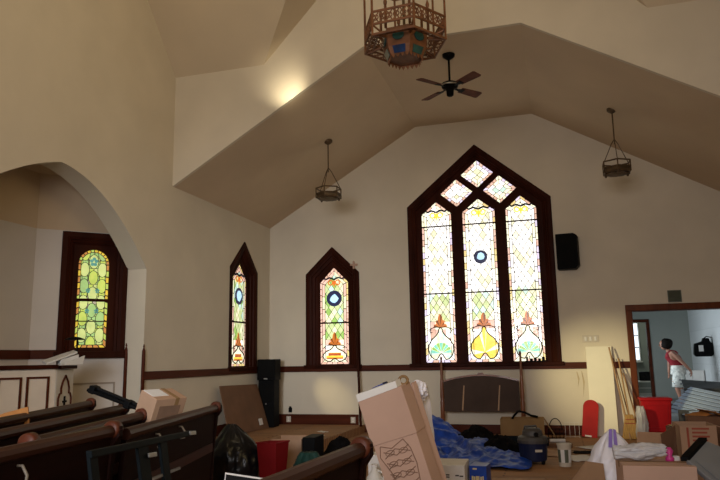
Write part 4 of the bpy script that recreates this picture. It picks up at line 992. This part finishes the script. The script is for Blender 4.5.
# wire things by the baseboard
t = thing('wire_basket', 'small black wire basket with a hoop handle by the back baseboard', 'basket', (5.30, -.55, 0))
m = MB()
for z in (.0, .07, .14): m.tube([(-.12, -.09, z+.006), (.12, -.09, z+.006), (.12, .09, z+.006), (-.12, .09, z+.006)], .006, 5, closed=True)
for x in (-.12, -.06, 0, .06, .12):
    for y in (-.09, .09): m.tube([(x, y, .0), (x, y, .15)], .005, 5)
m.build('cage', M['black'], t)
m = MB(); m.tube([(.10*math.cos(math.pi*i/12), 0, .146+.17*math.sin(math.pi*i/12)) for i in range(13)], .008, 6); m.build('handle', M['black'], t)
t = thing('wire_rack', 'white wire rack standing against the back baseboard left of the red board', 'rack', (5.56, -.35, 0))
m = MB()
for x in (-.11, -.04, .04, .11): m.tube([(x, 0, 0), (x, .0, .24)], .0028, 5)
for z in (.01, .235): m.tube([(-.11, 0, z), (.11, 0, z)], .0028, 5)
for x in (-.11, .11): m.tube([(x, 0, .01), (x, -.15, .01)], .004, 5)
m.build('frame', M['white'], t)
t = thing('paper_roll', 'white paper roll lying on the wood strips before the black wire basket', 'roll', (5.33, -1.55, .06), (0, 0, R(8)))
m = MB(); m.tube([(-.11, 0, .025), (.11, 0, .025)], .025, 14); m.build('roll', M['paper'], t); m = MB(); m.tube([(-.112, 0, .025), (.112, 0, .025)], .010, 10); m.build('core', M['card'], t)
t = carton('flat_carton', 'flat brown box under the white paper roll', (5.32, -1.55, 0), (.4, .3, .06), (0, 0, R(8)), 'cardbrown', tape=False)
sack('clear_bag', 'crumpled clear plastic bag between the broom and the red tote', (6.60, -.66, 0), .09, .10, .52, 'clear', 3.9, neck=.5, amp=.15)

# red tote in the doorway on a flat carton
carton('flat_carton', 'flat brown box under the red tote in the doorway', (6.86, -.32, 0), (.52, .38, .10), (0, 0, 0), 'cardbrown', tape=False)
t = thing('storage_tote', 'bright red plastic storage tote in front of the doorway', 'tote', (6.86, -.30, .10))
m = MB(); m.add([(-.19, -.14, 0), (.19, -.14, 0), (.19, .14, 0), (-.19, .14, 0), (-.225, -.17, .50), (.225, -.17, .50), (.225, .17, .50), (-.225, .17, .50)], [(3, 2, 1, 0), (0, 1, 5, 4), (1, 2, 6, 5), (2, 3, 7, 6), (3, 0, 4, 7), (4, 5, 6, 7)]); m.build('body', M['redtote'], t, bevel=.02)
m = MB(); m.bb((-.24, -.185, .49), (.24, .185, .535)); m.build('lid', M['redtote'], t, bevel=.012)
m = MB(); fr = [(-.15, .06), (.15, .06), (.17, .44), (-.17, .44)]
m.plate([fr, offset(fr, .02)], lambda a, b, d=0: Vector((a, -.142-.06*b-d, b)), 0, .008); m.build('moulded_rib', M['redtote'], t)

# ------------------------------------------------------------------ right foreground
carton('carton', 'pale cardboard box in the near corner, clear wrap lying on its top', (6.08, -6.62, 0), (.50, .42, .53), (0, 0, R(3)), 'cardlight')
t = sack('plastic_wrap', 'clear crumpled plastic wrap lying on the pale cardboard box', (5.80, -6.60, .585), .055, .07, .38, 'clear', 5.5, cat='wrap', neck=.6, amp=.25, rot=(0, R(86), R(6)))
t = thing('pink_toy', 'small magenta plastic piece on the pale cardboard box', 'toy', (6.20, -6.56, .53), (0, 0, R(25)))
m = MB(); m.lathe([(0, 0), (.03, 0), (.032, .02), (.018, .04), (.03, .075), (.012, .10), (0, .10)], (0, 0, 0), 12); m.build('body', M['pink'], t, smooth=True); m = MB(); m.bb((.03, -.015, 0), (.075, .02, .035)); m.build('block', M['paper'], t, bevel=.004)
t = sack('plastic_bag', 'large white plastic bag with a purple tie on the floor before the pale box', (5.84, -5.92, 0), .27, .24, .69, 'whitebag', 1.2, neck=.04, amp=.13, lean=(.0, 0))
m = MB(); m.hexa([(-.045, -.135, .56), (-.015, -.135, .56), (.0, -.05, .70), (-.025, -.05, .70)], (0, -.008, 0)); m.hexa([(.0, -.135, .58), (.03, -.13, .57), (.03, -.05, .695), (.01, -.05, .70)], (0, -.008, 0)); m.build('purple_tie', M['purple'], t)
t = thing('cardboard_flap', 'tan cardboard piece propped up left of the white plastic bag', 'cardboard', (5.58, -6.22, 0))
m = MB(); m.hexa([(-.20, -.12, .0), (.18, -.05, .0), (.16, .06, .44), (.02, .04, .46), (-.10, -.04, .32)], (0, .012, 0)); m.build('panel', M['cardin'], t)
t = carton('carton', 'open cardboard box with red printing in the heap before the doorway', (6.73, -4.42, 0), (.34, .42, .61), (0, 0, R(2)), 'card', flaps=(('b', 150), ('r', 110)))
m = MB()
for i in range(5): m.bb((-.06+.0*i, -.213, .57-.038*i), (.10-.02*(i % 2), -.211, .588-.038*i))
m.bb((-.11, -.213, .38), (-.09, -.211, .59)); m.build('red_print', M['redink'], t)
t = thing('cardboard_flap', 'dark cardboard flap folded out left of the box with red printing', 'cardboard', (6.48, -4.55, 0))
m = MB(); m.hexa([(-.03, -.02, 0), (.06, .02, 0), (.06, .02, .60), (-.10, -.10, .52), (-.08, -.08, .2)], (.0, .012, 0)); m.build('panel', M['cardbrown'], t)
t = carton('carton', 'low tan box with a raised lid flap before the red tote', (6.28, -4.62, 0), (.34, .4, .36), (0, 0, R(-14)), 'card', flaps=(('f', 125), ('l', 110), ('b', 42)))
t = carton('carton', 'dark brown box of orange papers in the heap beside the doorway', (7.10, -3.25, 0), (.50, .45, .60), (0, 0, R(-6)), 'cardbrown', tape=False)
for k, (x, y, z, rx, ry, rz) in enumerate(((6.98, -3.3, .60, 10, -12, 20), (7.10, -3.2, .63, -14, 8, -30), (7.2, -3.35, .60, 16, 14, 60))):
    sheet(('orange sheet lying on the dark brown box, nearest the red tote', 'orange sheet on the middle of the dark brown box', 'orange sheet on the far side of the dark brown box')[k], (x, y, z), .24, .2, rz, 'orange', 'orange papers on the dark brown box', sd=20+k).rotation_euler = (R(rx), R(ry), R(rz))
t = sheet('pale yellow paper behind the box with red printing', (6.75, -3.75, .52), .30, .2, 12, 'yellow', None, sd=31)
carton('flat_carton', 'brown box carrying the pale yellow paper', (6.75, -3.72, 0), (.34, .3, .51), (0, 0, R(4)), 'cardbrown', tape=False)
t = thing('grey_case', 'grey plastic case with a black edge tilted in the near corner', 'case', (6.60, -6.55, 0), (0, 0, 0))
o_ = Vector((6.60, -6.55, 0)); P = [Vector(p)-o_ for p in ((6.28, -6.72, .575), (6.62, -7.06, .26), (7.06, -6.66, .42), (6.46, -6.45, .685))]
m = MB(); m.hexa(P, (0.01, .02, -.05)); m.build('shell', M['greycase'], t, bevel=.012)
m = MB(); m.hexa([P[0]+Vector((-.03, .0, .01)), P[0]+Vector((.03, -.01, .012)), P[3]+Vector((.03, -.01, .012)), P[3]+Vector((-.03, 0, .01))], (0, 0, -.035)); m.build('black_edge', M['black'], t, bevel=.006)
m = MB(); a, b, c, d = [lerp(tuple((P[0]+P[1]+P[2]+P[3])/4), tuple(p), .78) for p in P]; m.hexa([Vector(p)+Vector((0, 0, .002)) for p in (a, b, c, d)], (0, 0, .005)); m.build('top_panel', M['vacgrey'] if False else M['greycase'], t)
t = thing('trash_lid', 'small white paper between the box with red printing and the grey case', 'paper', (6.46, -5.9, 0))
bpy.data.objects.remove(t)

t = thing('black_strap', 'black looped strap on the floor behind the large white plastic bag', 'strap', (6.02, -4.95, 0))
m = MB(); m.tube([(-.16, 0, .02), (-.13, .02, .18), (-.02, .04, .27), (.09, .03, .22), (.12, 0, .08), (.22, -.03, .025), (.30, -.05, .02)], .022, 8); m.build('strap', M['black'], t, smooth=True)
# ------------------------------------------------------------------ annex: slats, mat, furniture, person
carton('carton', 'low grey box under the pale slats beyond the doorway', (7.86, 1.35, .12), (.80, .9, .22), (0, 0, R(-12)), 'darkmat', tape=False)
names_s = ('topmost', 'second from the top', 'third from the top', 'fourth from the top', 'fifth from the top', 'sixth from the top', 'seventh from the top', 'lowest')
for k in range(8):
    t = MB(); a = Vector((7.72-.062*k, 1.62-.045*k, .715-.052*k)); b = Vector((8.24-.055*k, .78-.03*k, .60-.052*k))
    dv = (b-a); w = Vector((-.066, -.044, -.030))
    t.hexa([Vector((0, 0, 0)), dv, dv+w, w], (0, 0, -.014))
    o = t.build('pale_slat', M['slat'], None, bevel=.003); o.location = a
    tag(o, 'pale blue slat in the slanted stack beyond the doorway, %s' % names_s[k], 'slat', 'pale slats stacked beyond the doorway')
t = thing('slat_bundle', 'dark grey board pile behind the pale slats beyond the doorway', 'boards', (8.06, 2.45, .12), (0, 0, R(-3)))
m = MB(); m.bb((-.36, -.25, 0), (.40, .3, .50)); m.build('stack', M['darkmat'], t, bevel=.02)
m = MB(); m.hexa([(-.36, -.3, .51), (.42, -.3, .50), (.42, .35, .60), (-.33, .35, .66)], (0, 0, .03)); m.build('top_board', M['darkmat'], t, bevel=.01)
t = thing('white_cabinet', 'low white cabinet behind the person against the block wall', 'cabinet', (8.56, 6.6, .12))
m = MB(); m.bb((-.28, -.2, 0), (.28, .25, .78)); m.build('body', M['white'], t, bevel=.01)
m = MB(); m.bb((-.26, -.215, .05), (-.01, -.2, .74)); m.build('door', M['white'], t, bevel=.006); m = MB(); m.bb((.01, -.215, .05), (.26, -.2, .74)); m.build('door', M['white'], t, bevel=.006)
t = thing('black_bag', 'black bag with a white tag hanging on the white block wall', 'bag', (8.86, 5.2, 1.24))
m = MB(); m.plate([[(-.42, .06), (-.38, 0), (-.06, 0), (-.005, .05), (-.005, .30), (-.06, .34), (-.08, .42), (-.20, .43), (-.22, .35), (-.39, .30)]], frame((0, 0, 0), (1, 0, 0), (0, -1, 0)), -.10, .08); m.build('body', M['black'], t, bevel=.02)
m = MB(); m.bb((-.32, -.09, .12), (-.22, -.08, .26)); m.build('tag', M['paper'], t)
m = MB(); m.tube([(-.20, 0, .40), (-.12, 0, .46), (-.01, 0, .44)], .012, 6); m.build('strap', M['black'], t)
t = thing('television', 'small black television on a pale chest in the room beyond the inner doorway', 'television', (7.86, 10.0, .52), (0, 0, 0))
m = MB(); m.bb((-.16, -.02, .0), (.16, .22, .27)); m.build('housing', M['black'], t, bevel=.02); m = MB(); m.bb((-.13, -.026, .04), (.13, -.02, .24)); m.build('screen', M['blackgloss'], t)
t = thing('chest', 'pale grey chest under the small black television', 'chest', (7.86, 10.1, .12)); m = MB(); m.bb((-.24, -.18, 0), (.24, .25, .40)); m.build('body', M['white'], t, bevel=.01)
m = MB(); m.bb((-.22, -.195, .05), (.22, -.18, .18)); m.build('drawer', M['annex'], t); m = MB(); m.bb((-.22, -.195, .21), (.22, -.18, .36)); m.build('drawer', M['annex'], t)
carton('storage_box', 'low black box on the annex floor left of the person', (7.45, 3.6, .12), (.56, .3, .15), (0, 0, 0), 'black', tape=False)

# ---- the person
def skinned(name, verts, edges, radii, mt, parent=None, levels=2, root=0):
    me = bpy.data.meshes.new(name); me.from_pydata([tuple(v) for v in verts], edges, []); me.materials.append(mt)
    o = bpy.data.objects.new(name, me); COL.objects.link(o)
    if parent is not None: o.parent = parent
    sk = o.modifiers.new('skin', 'SKIN'); sk.use_smooth_shade = True
    if not me.skin_vertices: me.skin_vertices.new(name='')
    for i, r in enumerate(radii):
        rr = r if isinstance(r, tuple) else (r, r); me.skin_vertices[0].data[i].radius = rr; me.skin_vertices[0].data[i].use_root = (i == root)
    sb = o.modifiers.new('sub', 'SUBSURF'); sb.levels = levels; sb.render_levels = levels
    for p in me.polygons: p.use_smooth = True
    return o
pr = thing('person', 'person in red sleeveless top and white patterned shorts walking beyond the doorway', 'person', (8.04, 5.0, .12)); pr.scale = (1.10, 1.08, .93)
# faces -X (to the left), leaning forward a little; x back is positive
V = [(.03, 0, .84), (.01, 0, .98), (-.04, 0, 1.12), (-.10, 0, 1.25), (-.14, 0, 1.34), (-.18, 0, 1.41),
     (-.01, -.09, .80), (-.06, -.09, .44), (.02, -.09, .09), (-.10, -.10, .035),
     (.02, .09, .80), (.06, .09, .45), (.17, .09, .12), (.08, .10, .035),
     (-.10, -.17, 1.305), (.06, -.23, 1.08), (.19, -.19, .90), (.22, -.15, .85),
     (-.10, .17, 1.305), (-.13, .23, 1.07), (-.15, .20, .87), (-.16, .18, .80)]
E_ = [(0, 1), (1, 2), (2, 3), (3, 4), (4, 5), (0, 6), (6, 7), (7, 8), (8, 9), (0, 10), (10, 11), (11, 12), (12, 13), (3, 14), (14, 15), (15, 16), (16, 17), (3, 18), (18, 19), (19, 20), (20, 21)]
Rr = [(.12, .14), (.105, .13), (.10, .13), (.10, .15), (.055, .06), .05, .085, .058, .038, .032, .085, .058, .038, .032, .058, .04, .03, .03, .058, .04, .03, .03]
body = skinned('body', V, E_, Rr, M['skin'], pr)
m = MB(); m.lathe([(.0, -.125), (.045, -.115), (.068, -.07), (.083, .0), (.085, .05), (.06, .10), (0, .12)], (-.225, 0, 1.515), 18, sx=1.08, sy=.86); 
m.lathe([(0, -.02), (.014, -.012), (.008, .02), (0, .03)], (-.322, 0, 1.495), 8)                         # nose
for s_ in (-1, 1):
    m.lathe([(0, -.028), (.014, -.015), (.016, .012), (0, .026)], (-.21, s_*.074, 1.505), 8, sx=1, sy=.5)      # ears
m.build('head', M['skin'], pr, smooth=True)
m = MB()
for s_ in (-1, 1): m.lathe([(0, -.008), (.010, 0), (0, .008)], (-.309, s_*.03, 1.525), 8)
m.build('eyes', M['hair'], pr); m = MB(); m.bb((-.312, -.022, 1.448), (-.298, .022, 1.456)); m.build('mouth', M['redink'], pr)
m = MB(); vs = []
prof = [(0, .145), (.07, .135), (.112, .09), (.125, .03), (.120, -.04), (.10, -.09), (.06, -.12)]
m.lathe(prof[::-1], (-.180, 0, 1.528), 20, sx=.98, sy=.94, rot=RY(R(14))); m.build('hair', M['hair'], pr, smooth=True)
skinned('red_top', [(.025, 0, .90), (.01, 0, 1.0), (-.04, 0, 1.12), (-.095, 0, 1.24), (-.115, 0, 1.32), (-.11, -.11, 1.32), (-.11, .11, 1.32)], [(0, 1), (1, 2), (2, 3), (3, 4), (4, 5), (4, 6)], [(.14, .165), (.128, .15), (.118, .15), (.118, .165), (.07, .08), .07, .07], M['shirt'], pr)
m = MB()
def leg_tube(y, a, b, c): m.tube([a, b, c], [.135, .135, .135], 14)
m.lathe([(.0, 1.0), (.145, 1.0), (.155, .9), (.165, .78), (.0, .78)], (.0, 0, 0), 18, sx=.95, sy=1.1)
m.tube([(-.005, -.085, .86), (-.03, -.092, .66), (-.045, -.095, .47)], [.115, .115, .12], 14); m.tube([(.01, .085, .86), (.035, .09, .66), (.06, .092, .47)], [.115, .115, .12], 14)
m.build('patterned_shorts', M['skirt'], pr, smooth=True)
m = MB()
for q in range(26):
    s_ = random.choice((-1, 1)); a = random.uniform(0, 6.28); z = random.uniform(.5, .92); cx = -.02 if s_ < 0 else .03
    m.lathe([(0, -.022), (.022, 0), (0, .022)], (cx+.118*math.cos(a), s_*.09+.118*math.sin(a), z), 8, mi=q % 2)
m.build('print_spots', [M['navy'], M['orange']], pr)
for bx_, by_, rzz in ((-.055, -.095, 0), (.13, .095, 0)):
    m = MB(); m.lathe([(0, 0), (.05, 0), (.055, .02), (.045, .05), (.04, .085), (0, .09)], (bx_, by_, 0), 14, sx=2.2, sy=.85); m.build('shoe', M['paper'], pr, smooth=True)
for hx, hy, hz, s_ in ((.225, -.15, .85, 1), (-.16, .18, .80, -1)):     # hands: palm plus five fingers
    m = MB(); m.lathe([(0, -.05), (.022, -.045), (.036, 0), (.028, .035), (0, .04)], (hx, hy, hz-.03), 10, sx=.6, sy=1); m.build('palm', M['skin'], pr, smooth=True)
    for f in range(4):
        ln_ = (.06, .07, .066, .05)[f]; y = hy + (-.027+.018*f); m = MB(); m.tube([(hx, y, hz-.06), (hx-.008, y, hz-.06-ln_*.5), (hx-.025, y, hz-.06-ln_)], [.009, .008, .006], 6); m.build('finger', M['skin'], pr, smooth=True)
    m = MB(); m.tube([(hx, hy+.03*s_, hz-.02), (hx-.02, hy+.048*s_, hz-.05), (hx-.03, hy+.05*s_, hz-.078)], [.011, .009, .007], 6); m.build('thumb', M['skin'], pr, smooth=True)

# brown drips on the back wall
m = MB()
for x, z, l, w in ((5.70, 1.05, .30, .008), (5.78, 1.06, .45, .007)):
    m.plate([[(x, z-l), (x+w, z-l+.05), (x+w*1.4+.03, z-l*.4), (x+w, z), (x-.004, z), (x+.015, z-l*.5)]], FB, .0005, .002)
m.build('wall_stain', M['stain'], wall_back)
# ------------------------------------------------------------------ light and camera
def area(nm, loc, tgt, sx, sy, power, col, spread=180):
    l = bpy.data.lights.new(nm, 'AREA'); l.shape = 'RECTANGLE'; l.size = sx; l.size_y = sy; l.energy = power; l.color = col; l.spread = R(spread)
    o = bpy.data.objects.new(nm, l); COL.objects.link(o); o.location = loc
    o.rotation_euler = (Vector(tgt)-Vector(loc)).to_track_quat('-Z', 'Y').to_euler(); return o
def spot(nm, loc, tgt, power, col, ang, blend=1., rad=.05):
    l = bpy.data.lights.new(nm, 'SPOT'); l.energy = power; l.color = col; l.spot_size = R(ang); l.spot_blend = blend; l.shadow_soft_size = rad
    o = bpy.data.objects.new(nm, l); COL.objects.link(o); o.location = loc
    o.rotation_euler = (Vector(tgt)-Vector(loc)).to_track_quat('-Z', 'Y').to_euler(); return o
WARM = (1.0, .82, .52)
area('nave_side_fill', (8.1, -9.0, 4.4), (0, -6, 5.6), 2.6, 2.6, 64, (1.0, .74, .36), 140)  # added warm area light standing in for unseen side windows
area('rear_fill', (4.6, -14.3, 2.6), (3.0, 0, 1.4), 3.0, 2.0, 95, (1.0, .95, .95), 110)  # added area light behind the camera, in place of unseen windows
area('cool_corner_fill', (3.3, -14.2, 2.6), (.7, 0, 1.1), 1.4, 1.4, 14, (.88, .94, 1.0), 34)  # added cool fill that lifts the lower left corner
area('high_warm_fill', (3.2, -8.5, 6.9), (1.0, -3.6, 6.0), 1.0, 1.0, 28, WARM)  # added warm fill for the upper nave; no lamp hangs here
spot('gable_spot', (1.99, -4.0, 5.02), (1.87, TF, 5.26), 15, (1.0, .87, .60), 95, 1., .03)
spot('wall_glow_spot', (3.2, -5.0, 2.2), (6.16, -.1, .90), 860, (1.0, .87, .50), 25, 1., .12)  # added warm spot for the wall glow by the doorway; no lamp stands here
spot('sun_patch', (.06, -1.25, 1.75), (1.32, 0, .62), 70, (1.0, .84, .45), 22, 1., .03)
area('annex_fill', (5.5, 4.4, 1.35), (8.8, 4.2, .7), 2.4, 1.0, 72, (.82, .92, 1.0))  # added bluish fill at the hidden annex wall; no window is built there
area('closet_light', (7.2, 9.9, 2.8), (7.4, 10, .5), .8, .8, 14, (.95, 1.0, .85))
w = bpy.data.worlds.new('world'); SC.world = w; w.use_nodes = True
w.node_tree.nodes['Background'].inputs['Color'].default_value = (.8, .85, 1, 1); w.node_tree.nodes['Background'].inputs['Strength'].default_value = .05
cam = bpy.data.cameras.new('camera'); co = bpy.data.objects.new('camera', cam); COL.objects.link(co)
cam.sensor_fit = 'HORIZONTAL'; cam.sensor_width = 36; cam.lens = 673.98/720*36; cam.clip_start = .05
yaw, pit, rol = -.2829, .1741, -.0177
f = Vector((math.sin(yaw)*math.cos(pit), math.cos(yaw)*math.cos(pit), math.sin(pit))); r = Vector((math.cos(yaw), -math.sin(yaw), 0)); u = r.cross(f)
r2 = r*math.cos(rol) + u*math.sin(rol); u2 = -r*math.sin(rol) + u*math.cos(rol)
co.matrix_world = Matrix(((r2.x, u2.x, -f.x, 5.4621), (r2.y, u2.y, -f.y, -12.3096), (r2.z, u2.z, -f.z, 1.3333), (0, 0, 0, 1)))
SC.camera = co
SC.view_settings.view_transform = 'Standard'; SC.view_settings.look = 'None'; SC.view_settings.exposure = 0; SC.view_settings.gamma = 1; SC.view_settings.use_curve_mapping = False
